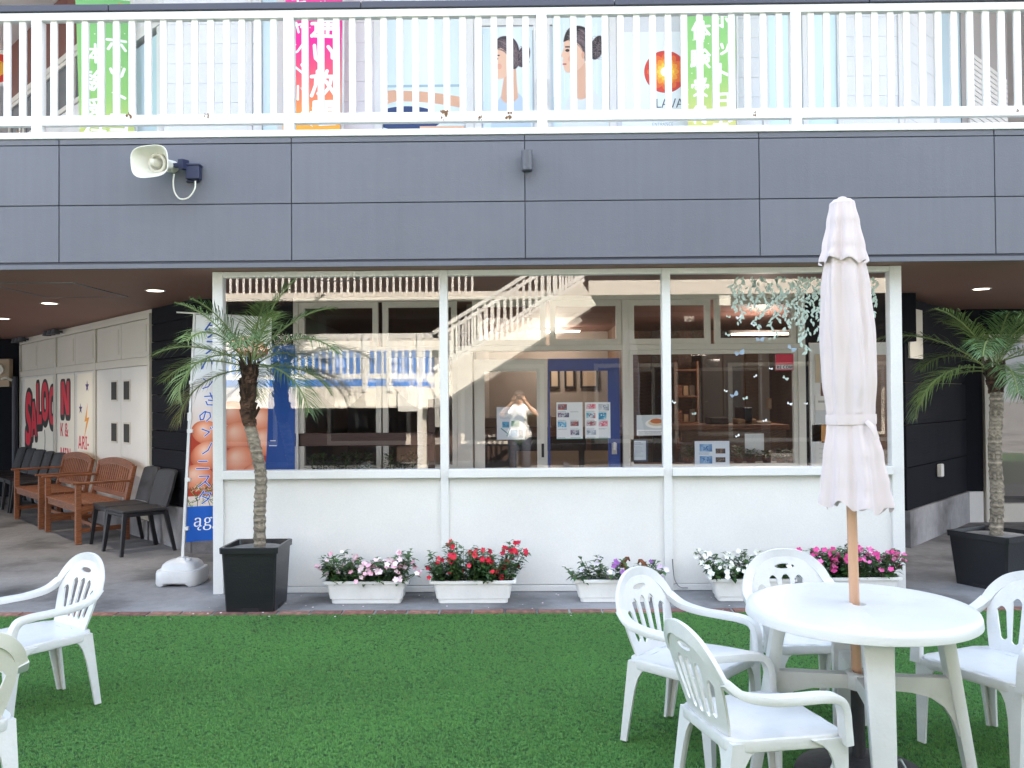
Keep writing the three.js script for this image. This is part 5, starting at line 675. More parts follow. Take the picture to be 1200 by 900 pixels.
// ------------------------------------------------------------------ benches and black chairs along the saloon wall
{
  const ux = UL, nx = NL, pos = (u, off) => { const p = CL.clone().addScaledVector(ux, u).addScaledVector(nx, off); return [p.x, 0.003, p.z]; }, turn = Math.atan2(nx.x, nx.z);
  // bench: local +z forward, x along
  function bench(label, u) {
    const o = thing('wooden_bench', label, 'bench', pos(u, 0.42), turn, 'wooden garden benches'), W = 0.60, m = () => M.teak[Math.floor(rnd() * 3)];
    for (const s of [-1, 1]) { part(o, 'leg', bx(s * W - 0.028, s * W + 0.028, 0, 0.62, 0.24, 0.295, 0.004), m()); part(o, 'leg', loft([rect2(V(s * W, 0, -0.22), V(1, 0, 0), V(0, 0, 1), 0.056, 0.05), rect2(V(s * W, 0.42, -0.22), V(1, 0, 0), V(0, 0, 1), 0.056, 0.05), rect2(V(s * W, 0.79, -0.304), V(1, 0, 0), V(0, 0, 1), 0.056, 0.042)].map((r) => r.reverse()), true, true, 0.5), m());
      part(o, 'armrest', bx(s * W - 0.035, s * W + 0.035, 0.622, 0.645, -0.26, 0.33, 0.006), m()); part(o, 'stretcher', bx(s * W - 0.02, s * W + 0.02, 0.12, 0.165, -0.195, 0.238), m()); part(o, 'side_rail', bx(s * W - 0.018, s * W + 0.018, 0.33, 0.395, -0.195, 0.238), m()); }
    part(o, 'front_rail', bx(-W + 0.03, W - 0.03, 0.33, 0.395, 0.25, 0.275), m()); part(o, 'rear_rail', bx(-W + 0.03, W - 0.03, 0.33, 0.395, -0.24, -0.215), m()); part(o, 'stretcher', bx(-W + 0.03, W - 0.03, 0.125, 0.16, 0.0, 0.03), m());
    for (let k = 0; k < 7; k++) part(o, 'seat_slat', bx(-W - 0.02, W + 0.02, 0.397, 0.418, -0.19 + k * 0.071, -0.19 + k * 0.071 + 0.062, 0.004), m());
    const bz = (y) => -0.22 - (y - 0.42) * 0.227; part(o, 'back_rail', beam(V(-W + 0.03, 0.47, bz(0.47)), V(W - 0.03, 0.47, bz(0.47)), 0.028, 0.05), m());
    const rail = []; for (let i = 0; i <= 16; i++) { const x = -W + 0.02 + (2 * W - 0.04) * i / 16, y = 0.76 + 0.055 * (1 - Math.pow(x / W, 2)); rail.push(rect2(V(x, y, bz(y)), V(0, 1, 0), V(0, 0, 1), 0.075, 0.03)); } part(o, 'back_rail', loft(rail, true, true, 0.8), m());
    const sl = (x) => { const y1 = 0.72 + 0.055 * (1 - Math.pow(x / W, 2)); return bar(V(x, 0.49, bz(0.49)), V(x, y1, bz(y1)), 0.036, 0.014); }; for (let k = 0; k < 15; k++) part(o, 'back_slat', sl(-W + 0.09 + k * (2 * W - 0.18) / 14), m());
    return o;
  }
  bench('slatted wooden bench next to the pair of black chairs', (wallL.at(152, 560, 0.2)[0] + wallL.at(106, 560, 0.2)[0]) / 2); bench('slatted wooden bench next to the row of four black chairs', (wallL.at(103, 560, 0.2)[0] + wallL.at(66, 555, 0.2)[0]) / 2);
  function chair(label, u, off, grp, jit = 0) {
    const o = thing('black_chair', label, 'chair', pos(u, off), turn + jit, grp);
    const st = rect2; void st; part(o, 'seat', bx(-0.225, 0.225, 0.405, 0.435, -0.2, 0.235, 0.012), M.chairBlack);
    for (const s of [-1, 1]) { part(o, 'leg', loft([rect2(V(s * 0.235, 0, 0.25), V(1, 0, 0), V(0, 0, 1), 0.03, 0.03), rect2(V(s * 0.20, 0.404, 0.205), V(1, 0, 0), V(0, 0, 1), 0.042, 0.042)].map((r) => r.reverse()), true, true, 0.5), M.chairBlackPlain); part(o, 'leg', loft([rect2(V(s * 0.235, 0, -0.27), V(1, 0, 0), V(0, 0, 1), 0.03, 0.03), rect2(V(s * 0.20, 0.404, -0.19), V(1, 0, 0), V(0, 0, 1), 0.042, 0.042)].map((r) => r.reverse()), true, true, 0.5), M.chairBlackPlain); }
    part(o, 'apron', bx(-0.215, 0.215, 0.37, 0.404, -0.19, 0.225, 0.008), M.chairBlackPlain);
    const rg = []; for (let i = 0; i <= 10; i++) { const t = i / 10, y = 0.436 + 0.36 * t, w = 0.43 + 0.02 * Math.sin(t * 3.1); const row = []; for (let j = 0; j <= 12; j++) { const x = (j / 12 - 0.5) * w; row.push(V(x, y + (t === 1 ? -0.02 * Math.pow(2 * x / w, 4) : 0), -0.19 - 0.10 * t - 0.035 * (1 - Math.pow(2 * x / w, 2)))); } const back = row.slice().reverse().map((p) => V(p.x, p.y, p.z - 0.024)); rg.push([...row, ...back].reverse()); } part(o, 'backrest', loft(rg, true, true, 0.7), M.chairBlack);
    return o;
  }
  chair('black woven chair standing apart against the dark boards', wallL.at(181, 560, 0.2)[0], 0.36, 'black chairs along the saloon wall', 0.05); chair('black woven chair between the bench end and another black chair', wallL.at(160, 560, 0.2)[0], 0.34, 'black chairs along the saloon wall', -0.02);
  for (let k = 0; k < 5; k++) chair('black woven chair in the row of black chairs past the benches', wallL.at(57, 550, 0.2)[0] + k * 0.52, 0.36, 'black chairs past the benches', rr(-0.05, 0.05));
}
// ------------------------------------------------------------------ notices, stickers and garland on the inner glass
{
  const zi = ZI + 0.026;
  const on = (name, p0, p1, q0, q1, z, draw, label, cat = 'poster', res = 384) => { const a = atZ(p0, q0, z), b = atZ(p1, q1, z), w = b.x - a.x, h = a.y - b.y; return sheet(name, w, h, canvasTex(res, Math.round(res * h / w), draw), label, cat, [(a.x + b.x) / 2, (a.y + b.y) / 2, z]); };
  const photo = (x, X, Y, w, h, cs) => { const g = x.createLinearGradient(X, Y, X + w, Y + h); cs.forEach((c, i) => g.addColorStop(i / (cs.length - 1), c)); x.fillStyle = g; x.fillRect(X, Y, w, h); for (let k = 0; k < 14; k++) { x.fillStyle = cs[k % cs.length]; x.beginPath(); x.ellipse(X + rr(0.15, 0.85) * w, Y + rr(0.15, 0.85) * h, rr(0.04, 0.14) * w, rr(0.04, 0.12) * h, rr(0, 3), 0, 7); x.fill(); } };
  on('notice', 582, 615, 477, 515, zi, (x, w, h) => { x.fillStyle = '#d9dfe6'; x.fillRect(0, 0, w, h); textLines(x, w * 0.12, h * 0.2, w * 0.72, 5, h * 0.035, '#8c98a6', 4); photo(x, w * 0.2, h * 0.45, w * 0.24, h * 0.18, ['#3c86b8', '#5aa8cc', '#2f6f9c']); photo(x, w * 0.52, h * 0.43, w * 0.3, h * 0.18, ['#4f8f78', '#6aa78c', '#3f7f68']); photo(x, w * 0.5, h * 0.7, w * 0.24, h * 0.2, ['#2f86bc', '#4aa6d0']); x.strokeStyle = '#3b8a8f'; x.lineWidth = 14; x.beginPath(); x.moveTo(w * 0.15, h * 0.65); x.lineTo(w * 0.42, h * 0.84); x.moveTo(w * 0.48, h * 0.64); x.lineTo(w * 0.36, h * 0.9); x.stroke(); photo(x, w * 0.78, h * 0.7, w * 0.16, h * 0.24, ['#44566e', '#8b9bb0', '#2b3850']); }, 'pale notice with blue and green pictures on the cream sliding door');
  const bro = (tones) => (x, w, h) => { x.fillStyle = '#eef3f6'; x.fillRect(0, 0, w, h); for (let r = 0; r < 4; r++) for (let c = 0; c < 2; c++) { const X = w * (0.05 + c * 0.48), Y = h * (0.05 + r * 0.235); if (rnd() < 0.72) photo(x, X, Y, w * rr(0.3, 0.44), h * rr(0.12, 0.19), tones[(r * 2 + c) % tones.length]); textLines(x, X, Y + h * 0.2, w * 0.4, 2, h * 0.016, '#5d6f86', 3); } x.fillStyle = '#2b9f8a'; x.fillRect(0, h * 0.985, w, h * 0.015); };
  on('brochure_page', 652, 683, 471.5, 514.5, zi, bro([['#8b9bb0', '#c25a4a', '#4b5c78'], ['#6c7c94', '#cfd8e2', '#39445c'], ['#7d5f86', '#c9d3dd', '#3a4a66'], ['#2f93cc', '#6fc0e2', '#1f78b4'], ['#2c8cc8', '#bfe2f0', '#3aa0d4']]), 'printed page of dark and blue pictures on the glass beside the blue door');
  on('brochure_page', 685.5, 715.5, 471.5, 514, zi, bro([['#dfe6ec', '#e0607c', '#f0c0cc'], ['#a8b4c4', '#dfe6ec', '#8a98ac'], ['#3ea8c8', '#d8eef4', '#c24a5a'], ['#5fb8d8', '#2f8fc0', '#e4f0f4'], ['#c8ccd4', '#a0525a', '#dfe3e8']]), 'printed page of pink and pale pictures on the glass beside the blue door');
  on('cake_poster', 746, 785, 486.5, 510, zi, (x, w, h) => { x.fillStyle = '#c9d2d6'; x.fillRect(0, 0, w, h * 0.74); x.fillStyle = '#eceff1'; x.fillRect(0, h * 0.72, w, h * 0.28); x.fillStyle = '#f3f2ee'; x.beginPath(); x.ellipse(w * 0.62, h * 0.42, w * 0.36, h * 0.24, 0, 0, 7); x.fill(); x.fillStyle = '#d9cbb0'; x.beginPath(); x.ellipse(w * 0.6, h * 0.38, w * 0.25, h * 0.16, 0, 0, 7); x.fill(); x.fillStyle = '#c26a3a'; x.beginPath(); x.ellipse(w * 0.6, h * 0.3, w * 0.19, h * 0.12, 0, 0, 7); x.fill(); textLines(x, w * 0.05, h * 0.82, w * 0.85, 3, h * 0.06, '#4c4c52', 5); }, 'poster of a small cake on a plate in the big shop window');
  on('menu_board', 739, 759, 515, 541, zi, (x, w, h) => { x.fillStyle = '#4a5666'; x.fillRect(0, 0, w, h); x.fillStyle = '#ccd4dc'; x.fillRect(w * 0.1, h * 0.06, w * 0.8, h * 0.86); textLines(x, w * 0.2, h * 0.14, w * 0.6, 2, h * 0.07, '#4c5866', 9); textLines(x, w * 0.2, h * 0.32, w * 0.62, 9, h * 0.055, '#7a8694', 5); }, 'small grey framed menu standing below the cake poster', 'menu');
  on('leaflet_holder', 814, 855, 517, 546, ZI + 0.06, (x, w, h) => { x.fillStyle = '#dbe4ee'; x.fillRect(0, 0, w, h); for (const [X, Y] of [[0.14, 0.12], [0.14, 0.6]]) photo(x, w * X, h * Y, w * 0.36, h * 0.3, ['#5d8cc0', '#9fc0e0', '#3f6fa8']); for (const [X, Y] of [[0.6, 0.3], [0.6, 0.65]]) photo(x, w * X, h * Y, w * 0.28, h * 0.2, ['#3b3f48', '#8a6f5c', '#20242c']); textLines(x, w * 0.12, h * 0.47, w * 0.38, 2, h * 0.05, '#5a78a8', 5); }, 'clear leaflet holder with blue pictures at the foot of the big window', 'leaflet holder');
  on('red_sticker', 908.5, 930, 415, 434, zi, (x, w, h) => { x.fillStyle = '#d22a4c'; x.fillRect(0, 0, w, h); x.fillStyle = '#cfd4da'; x.fillRect(w * 0.03, h * 0.66, w * 0.94, h * 0.27); x.fillStyle = '#3a2f3a'; x.font = 'bold 96px sans-serif'; x.fillText('RE COM', w * 0.06, h * 0.9, w * 0.9); }, 'red and grey sticker on the big shop window', 'sticker');
  on('door_notice', 955, 1016, 415, 448, zi, (x, w, h) => { x.fillStyle = '#c9b79c'; x.fillRect(0, 0, w, h); photo(x, w * 0.1, h * 0.06, w * 0.5, h * 0.4, ['#8d8d92', '#d0c8c0', '#55575e']); photo(x, w * 0.1, h * 0.52, w * 0.5, h * 0.44, ['#c8ccd0', '#9aa0a6', '#e2e4e6']); }, 'grey photograph poster behind the white glazed door');
  on('door_notice', 955, 1016, 464, 497, zi, (x, w, h) => { x.fillStyle = '#d9d6d0'; x.fillRect(0, 0, w, h); textLines(x, w * 0.06, h * 0.2, w * 0.3, 1, 9, '#7a746c', 16); x.fillStyle = '#c2c4c6'; x.fillRect(0, h * 0.5, w * 0.6, h * 0.5); }, 'pale notice with grey lower field behind the white glazed door');
  on('wooden_shelf_panel', 951, 1018, 498, 517, zi - 0.01, (x, w, h) => { x.fillStyle = '#c28a4e'; x.fillRect(0, 0, w, h); textLines(x, 0, h * 0.2, w, 5, h * 0.15, '#b27c42', 3); }, 'tan wooden panel between the notices of the glazed door', 'panel');
  on('door_notice', 955, 1016, 519, 546, zi, (x, w, h) => { x.fillStyle = '#cfcdc8'; x.fillRect(0, 0, w, h); textLines(x, w * 0.08, h * 0.25, w * 0.5, 3, h * 0.2, '#b8b6b2', 8); }, 'plain pale notice at the foot of the white glazed door');
  // ivy garland stickers on the screen glass
  const iv = thing('ivy_garland', 'pale green trailing ivy garland sticker across the top of the glass screen', 'garland'), zz = ZG + 0.004;
  const leafShape = new THREE.Shape(); leafShape.moveTo(0, 0); leafShape.quadraticCurveTo(0.45, 0.35, 0, 1); leafShape.quadraticCurveTo(-0.45, 0.35, 0, 0); const lg = new THREE.ShapeGeometry(leafShape, 4);
  for (const [px, len] of [[862, 40], [868, 54], [880, 36], [888, 58], [897, 44], [906, 72], [914, 52], [922, 62], [932, 48], [938, 72], [944, 90], [952, 54], [960, 74], [967, 60], [975, 48], [985, 40], [1012, 36], [1024, 44]]) { const gs = []; for (let k = 0; k < len / 1.7; k++) { const p = atZ(px + 3 * Math.sin(k * 0.5 + px) + rr(-2.2, 2.2), 324 + k * 1.7, zz + k * 0.00006), s = rr(0.026, 0.044), g = lg.clone(); g.scale(s, s, 1); g.rotateZ(Math.PI + rr(-1.1, 1.1)); g.translate(p.x, p.y, p.z); gs.push(g); } part(iv, 'strand', join(gs), M.film); }
  const wing = new THREE.Shape(); wing.moveTo(0, 0); wing.quadraticCurveTo(0.9, 0.9, 0.8, 0.1); wing.quadraticCurveTo(0.75, -0.6, 0, -0.1); wing.quadraticCurveTo(-0.6, -0.5, -0.55, 0.1); wing.quadraticCurveTo(-0.7, 0.8, 0, 0); const bg = new THREE.ShapeGeometry(wing, 5);
  [[853, 371, 6], [866, 372, 9], [882, 380, 7], [852, 392, 7], [890, 398, 11], [866, 414, 13], [927, 408, 12], [885, 441, 5], [903, 432, 5], [920, 443, 8], [850, 458, 5], [860, 463, 11], [873, 467, 7], [925, 473, 7], [896, 493, 6], [813, 485, 6], [864, 511, 6], [789, 471, 6], [968, 397, 6], [944, 473, 5]].forEach(([px, py, s], i) => { const p = atZ(px, py, ZG + 0.005), g = bg.clone(); g.scale(s * 0.0042, s * 0.0042, 1); g.rotateZ(rr(-0.6, 0.6)); const m = solo('butterfly_sticker', g, s > 9 ? M.stickerBlue : i % 3 ? M.sticker : M.film, s > 9 ? 'larger blue grey butterfly sticker on the glass screen below the ivy' : 'small pale butterfly sticker on the glass screen below the ivy', 'sticker', s > 9 ? 'large butterfly stickers' : 'small butterfly stickers'); m.position.copy(p); });
}
// ------------------------------------------------------------------ terrace and shop contents seen through the glass
{
  const z = -7.9, a = atZ(318, 512, z), b = atZ(505, 512, z), o = thing('terrace_rail', 'dark maroon timber rail behind the glass screen', 'rail');
  part(o, 'rail', bx(a.x, b.x + 0.02, YZ(521, z), YZ(506, z), z - 0.03, z + 0.03, 0.006), M.maroon); part(o, 'post', bx(b.x - 0.03, b.x + 0.03, 0.002, YZ(467, z), z - 0.065, z - 0.032, 0.005), M.maroon); part(o, 'post', bx(a.x + 0.05, a.x + 0.11, 0.002, YZ(506, z), z - 0.065, z - 0.032, 0.005), M.maroon);
  const zt = -10.6, X = (p, q = zt) => XZ(p, q), Y = (p, q = zt) => YZ(p, q);
  const tb = thing('counter_table', 'long brown wooden counter inside the shop behind the doors', 'counter'); part(tb, 'top', bx(X(565), X(735), Y(512), Y(501), zt - 0.6, zt, 0.006), M.counter); part(tb, 'front_panel', bx(X(565), X(735), 0.013, Y(512) - 0.003, zt - 0.3, zt - 0.27), M.darkRoom); for (const p of [600, 690, 733]) part(tb, 'leg', bx(X(p) - 0.03, X(p) + 0.03, 0.013, Y(512) - 0.003, zt - 0.13, zt - 0.07), M.counter);
  [[568, 586, 490, 'pale carton at the end of the long counter'], [618, 640, 486, 'open kraft carton on the long counter'], [646, 668, 489, 'low kraft carton on the counter behind the printed pages']].forEach(([p0, p1, q, l]) => { const k = thing('carton', l, 'carton', [0, 0, 0], 0, 'cartons on the counter'); part(k, 'body', bx(X(p0, zt - 0.25), X(p1, zt - 0.25), Y(501) + 0.002, Y(q, zt - 0.25), zt - 0.5, zt - 0.25, 0.004), M.kraft); part(k, 'flap', bx(X(p0, zt - 0.25), X(p1, zt - 0.25), Y(q, zt - 0.25), Y(q, zt - 0.25) + 0.006, zt - 0.4, zt - 0.2).rotateX(0), M.beige); });
  for (const [p0, p1, l] of [[644, 656, 'narrow black framed picture on the shop wall'], [661.5, 674, 'second black framed picture on the shop wall'], [680, 701, 'wide black framed picture on the shop wall']]) { const zw = -13.28, f = thing('framed_picture', l, 'picture', [0, 0, 0], 0, 'framed pictures on the shop wall'); const x0 = XZ(p0, zw), x1 = XZ(p1, zw), y0 = YZ(455.5, zw), y1 = YZ(432, zw); part(f, 'frame', join([bx(x0, x1, y1 - 0.03, y1, zw, zw + 0.03), bx(x0, x1, y0, y0 + 0.03, zw, zw + 0.03), bx(x0, x0 + 0.03, y0 + 0.03, y1 - 0.03, zw, zw + 0.03), bx(x1 - 0.03, x1, y0 + 0.03, y1 - 0.03, zw, zw + 0.03)]), M.black); part(f, 'picture', bx(x0 + 0.03, x1 - 0.03, y0 + 0.03, y1 - 0.03, zw, zw + 0.01), M.beige); }
  // chairs under the counter
  for (const [p, l] of [[625, 'pale chair under the counter behind the cream door'], [656, 'pale chair under the counter behind the printed pages'], [703, 'pale chair under the counter behind the blue door']]) { const c = thing('shop_chair', l, 'chair', [X(p, -10.2), 0.013, -10.2], 0, 'chairs at the counter'); part(c, 'seat', bx(-0.2, 0.2, 0.43, 0.46, -0.2, 0.2, 0.01), M.beige); part(c, 'backrest', bx(-0.2, 0.2, 0.60, 0.88, 0.18, 0.205, 0.01), M.kraft); for (const s of [-1, 1]) for (const q of [-1, 1]) part(c, 'leg', bx(s * 0.18 - 0.014, s * 0.18 + 0.014, 0, q > 0 ? 0.86 : 0.43, q * 0.17 - 0.014, q * 0.17 + 0.014), M.steel); }
  // right room: cupboard, shelves, desk clutter
  const cb = thing('cupboard', 'tall dark cupboard inside the shop behind the big window', 'cupboard'); const zc = -11.7; part(cb, 'carcass', bx(XZ(822, zc), XZ(872, zc), 0.013, YZ(417, zc), zc - 0.6, zc, 0.006), M.darkRoom); for (const [p0, p1] of [[823, 846.5], [847.5, 871]]) { const d = part(cb, 'door', bx(XZ(p0, zc), XZ(p1, zc), 0.05, YZ(419, zc), zc + 0.002, zc + 0.022, 0.004), M.darkRoom); part(d, 'pane', bx(XZ(p0 + 3, zc), XZ(p1 - 3, zc), 1.0, YZ(423, zc), zc + 0.023, zc + 0.027), phys([0.05, 0.05, 0.05], 0.08)); }
  const sh = thing('open_shelf', 'open wooden shelf of pink goods inside the shop', 'shelf'); const zs = -11.0; for (const p of [792, 818]) part(sh, 'side', bx(XZ(p, zs) - 0.012, XZ(p, zs) + 0.012, 0.013, YZ(425, zs), zs - 0.3, zs), M.counter); for (let k = 0; k < 5; k++) part(sh, 'shelf', bx(XZ(792, zs) + 0.014, XZ(818, zs) - 0.014, 0.5 + k * 0.33, 0.52 + k * 0.33, zs - 0.3, zs), M.counter);
  for (let k = 0; k < 12; k++) { const g = solo('packet', bx(-0.03, 0.03, 0, rr(0.09, 0.16), -0.03, 0.03, 0.004), [M.terracotta, M.kraft, M.beige][k % 3], 'small packet on the open wooden shelf inside the shop', 'packet', 'packets on the shelf'); g.position.set(XZ(792, zs) + 0.06 + (k % 3) * 0.08, 0.522 + Math.floor(k / 3) * 0.33, zs - 0.1); }
  const dk = thing('shop_desk', 'brown desk under the big window inside the shop', 'desk'); const zd = -9.85; part(dk, 'top', bx(XZ(795, zd), XZ(925, zd), YZ(506, zd), YZ(500, zd), zd - 0.7, zd, 0.006), M.counter); part(dk, 'front_panel', bx(XZ(798, zd), XZ(922, zd), 0.013, YZ(506, zd) - 0.002, zd - 0.06, zd - 0.03), M.woodPanel);
  const cl = [[868, 890, 494, M.kraft, 'kraft box on the shop desk'], [893, 908, 497, M.beige, 'pale box on the shop desk'], [876, 886, 480, M.black, 'small black speaker on the shop desk'], [835, 858, 492, M.darkRoom, 'dark bag on the shop desk']]; for (const [p0, p1, q, m, l] of cl) { const k = solo('desk_box', join([bx(XZ(p0, zd), XZ(p1, zd), YZ(500, zd) + 0.002, YZ(q, zd), zd - 0.4 - (m === M.black ? 0.2 : 0), zd - 0.15, 0.012), bx(XZ(p0, zd) - 0.004, XZ(p1, zd) + 0.004, YZ(q, zd) - 0.02, YZ(q, zd) + 0.004, zd - 0.38, zd - 0.17)]), m, l, 'box'); void k; }
  const ws = thing('paper_easel', 'white card on an easel behind the big shop window', 'card'); const ze = ZI - 0.25, e0 = atZ(873, 532, ze), e1 = atZ(895, 508, ze); part(ws, 'card', bx(e0.x, e1.x, e0.y, e1.y, ze, ze + 0.006), M.sticker); part(ws, 'stand', beam(V((e0.x + e1.x) / 2, e0.y - 0.12, ze - 0.12), V((e0.x + e1.x) / 2, e1.y - 0.02, ze - 0.01), 0.02, 0.02), M.counter);
  const sl = thing('window_ledge', 'timber ledge inside the big shop window', 'ledge'); part(sl, 'top', bx(XZ(737, ZI) + 0.01, XZ(934, ZI) - 0.01, 0.80, 0.83, ZI - 0.4, ZI - 0.04, 0.004), M.counter); part(sl, 'bracket', bx(XZ(800, ZI), XZ(804, ZI), 0.6, 0.798, ZI - 0.35, ZI - 0.07), M.counter);
  const fp = thing('framed_notice', 'small framed notice on the plank wall behind the big window', 'picture'); const zw = -13.2; part(fp, 'frame', bx(XZ(899, zw), XZ(916, zw), YZ(482, zw), YZ(469, zw), zw - 0.04, zw), M.kraft); part(fp, 'paper', bx(XZ(900.5, zw), XZ(914.5, zw), YZ(480.5, zw), YZ(470.5, zw), zw, zw + 0.006), M.beige);
  // leafy plants on the ledge and dark firs in the other windows
  const bush = (name, label, grp, x, y, zq, w, h, n, lm, pot) => { const o = thing(name, label, 'plant', [x, y, zq], 0, grp), pos = [], idx = []; for (let k = 0; k < n; k++) { const a = rr(0, 6.28), t = rnd(), r = w * (1 - 0.75 * t) * Math.sqrt(rnd()), p = V(Math.cos(a) * r, pot + t * h, Math.sin(a) * r * 0.6), d = V(Math.cos(a), rr(-0.4, 0.7), Math.sin(a)).normalize(), s = d.clone().cross(V(0, 1, 0)).normalize(), l = rr(0.03, 0.06), q = pos.length / 3; for (const v of [p, p.clone().addScaledVector(d, l * 0.5).addScaledVector(s, l * 0.22), p.clone().addScaledVector(d, l * 0.5).addScaledVector(s, -l * 0.22), p.clone().addScaledVector(d, l)]) pos.push(v.x, v.y, v.z); idx.push(q, q + 1, q + 2, q + 1, q + 3, q + 2); } const g = new THREE.BufferGeometry(); g.setAttribute('position', new THREE.Float32BufferAttribute(pos, 3)); g.setIndex(idx); g.computeVertexNormals(); metricUV(g); part(o, 'foliage', g, lm); part(o, 'stem', cyl(0.006, 0.004, 0, pot + h * 0.9, 0, 0, 6), M.stem); part(o, 'pot', new THREE.LatheGeometry([[0, 0], [0.04, 0], [0.055, pot], [0.048, pot], [0.045, pot - 0.01], [0, pot - 0.01]].map(([p, q]) => new THREE.Vector2(p, q)), 16), M.terracotta); return o; };
  for (const p of [806, 864, 879, 898, 914, 927]) bush('ledge_plant', 'leafy green potted plant on the ledge inside the big window', 'plants on the window ledge', XZ(p, ZI - 0.2), 0.832, ZI - 0.2, 0.11, rr(0.06, 0.13), 130, M.leaf[Math.floor(rnd() * 3)], 0.05);
  for (const p of [366, 379, 392, 405, 418, 431, 457, 470, 483]) bush('dark_plant', 'dark pointed potted plant in the row along the terrace wall', 'dark plants along the terrace wall', XZ(p, ZI + 0.2), 0.70, ZI + 0.2, 0.10, rr(0.17, 0.24), 150, M.leaf[2], 0.06);
  const pb = thing('plant_shelf', 'low dark shelf carrying the row of dark plants', 'shelf'); part(pb, 'top', bx(XZ(352, ZI), XZ(500, ZI), 0.67, 0.698, ZI + 0.08, ZI + 0.34, 0.004), M.maroon); for (const p of [356, 425, 496]) part(pb, 'leg', bx(XZ(p, ZI) - 0.02, XZ(p, ZI) + 0.02, 0.002, 0.668, ZI + 0.12, ZI + 0.3), M.maroon);
  // curtains inside the left windows
  for (const [p0, p1, l] of [[357, 444, 'scalloped lace curtain in the window behind the palm'], [451, 533, 'scalloped lace curtain in the window beside the cream door']]) { const zq = ZI - 0.12, x0 = XZ(p0, zq), x1 = XZ(p1, zq), yt = YZ(416, zq), pos = [], idx = [], N = 60, R = 10; for (let i = 0; i <= N; i++) { const u = i / N, drop = 0.28 + 0.2 * Math.abs(Math.cos(u * Math.PI * 1)) * 0.0 + 0.24 * Math.pow(Math.sin(u * Math.PI), 2); for (let j = 0; j <= R; j++) pos.push(x0 + (x1 - x0) * u, yt - drop * j / R, zq + 0.015 * Math.sin(u * 60)); } for (let i = 0; i < N; i++) for (let j = 0; j < R; j++) { const a = i * (R + 1) + j; idx.push(a, a + 1, a + R + 1, a + 1, a + R + 2, a + R + 1); } const g = new THREE.BufferGeometry(); g.setAttribute('position', new THREE.Float32BufferAttribute(pos, 3)); g.setIndex(idx); g.computeVertexNormals(); solo('lace_curtain', metricUV(g), phys([0.5, 0.45, 0.40], 0.9, { side: THREE.DoubleSide, transmission: 0.3, thickness: 0 }), l, 'curtain'); }
  // lamps of the shop
  const lampAt = (x, y, zq, w, l, k) => { const o = thing('strip_lamp', l, 'lamp', [x, y, zq], 0, 'strip lamps inside the shop'); part(o, 'housing', bx(-w / 2, w / 2, 0.0, 0.035, -0.06, 0.06, 0.006), M.white); part(o, 'tube', bx(-w / 2 + 0.02, w / 2 - 0.02, -0.022, -0.002, -0.03, 0.03, 0.008), lampMat([1, 0.85, 0.62], 0.8)); const L = new THREE.PointLight(0xffeedd, k, 14, 2); L.position.set(x, y - 0.06, zq); L.castShadow = true; L.shadow.radius = 8; scene.add(L); };
  lampAt(XZ(893, -10.5), YZ(393, -10.5), -10.5, 0.75, 'warm strip lamp hanging behind the big shop window', 0.5); lampAt(0.5, 2.455, -12.6, 0.8, 'warm strip lamp on the ceiling over the long counter', 0.45);
}
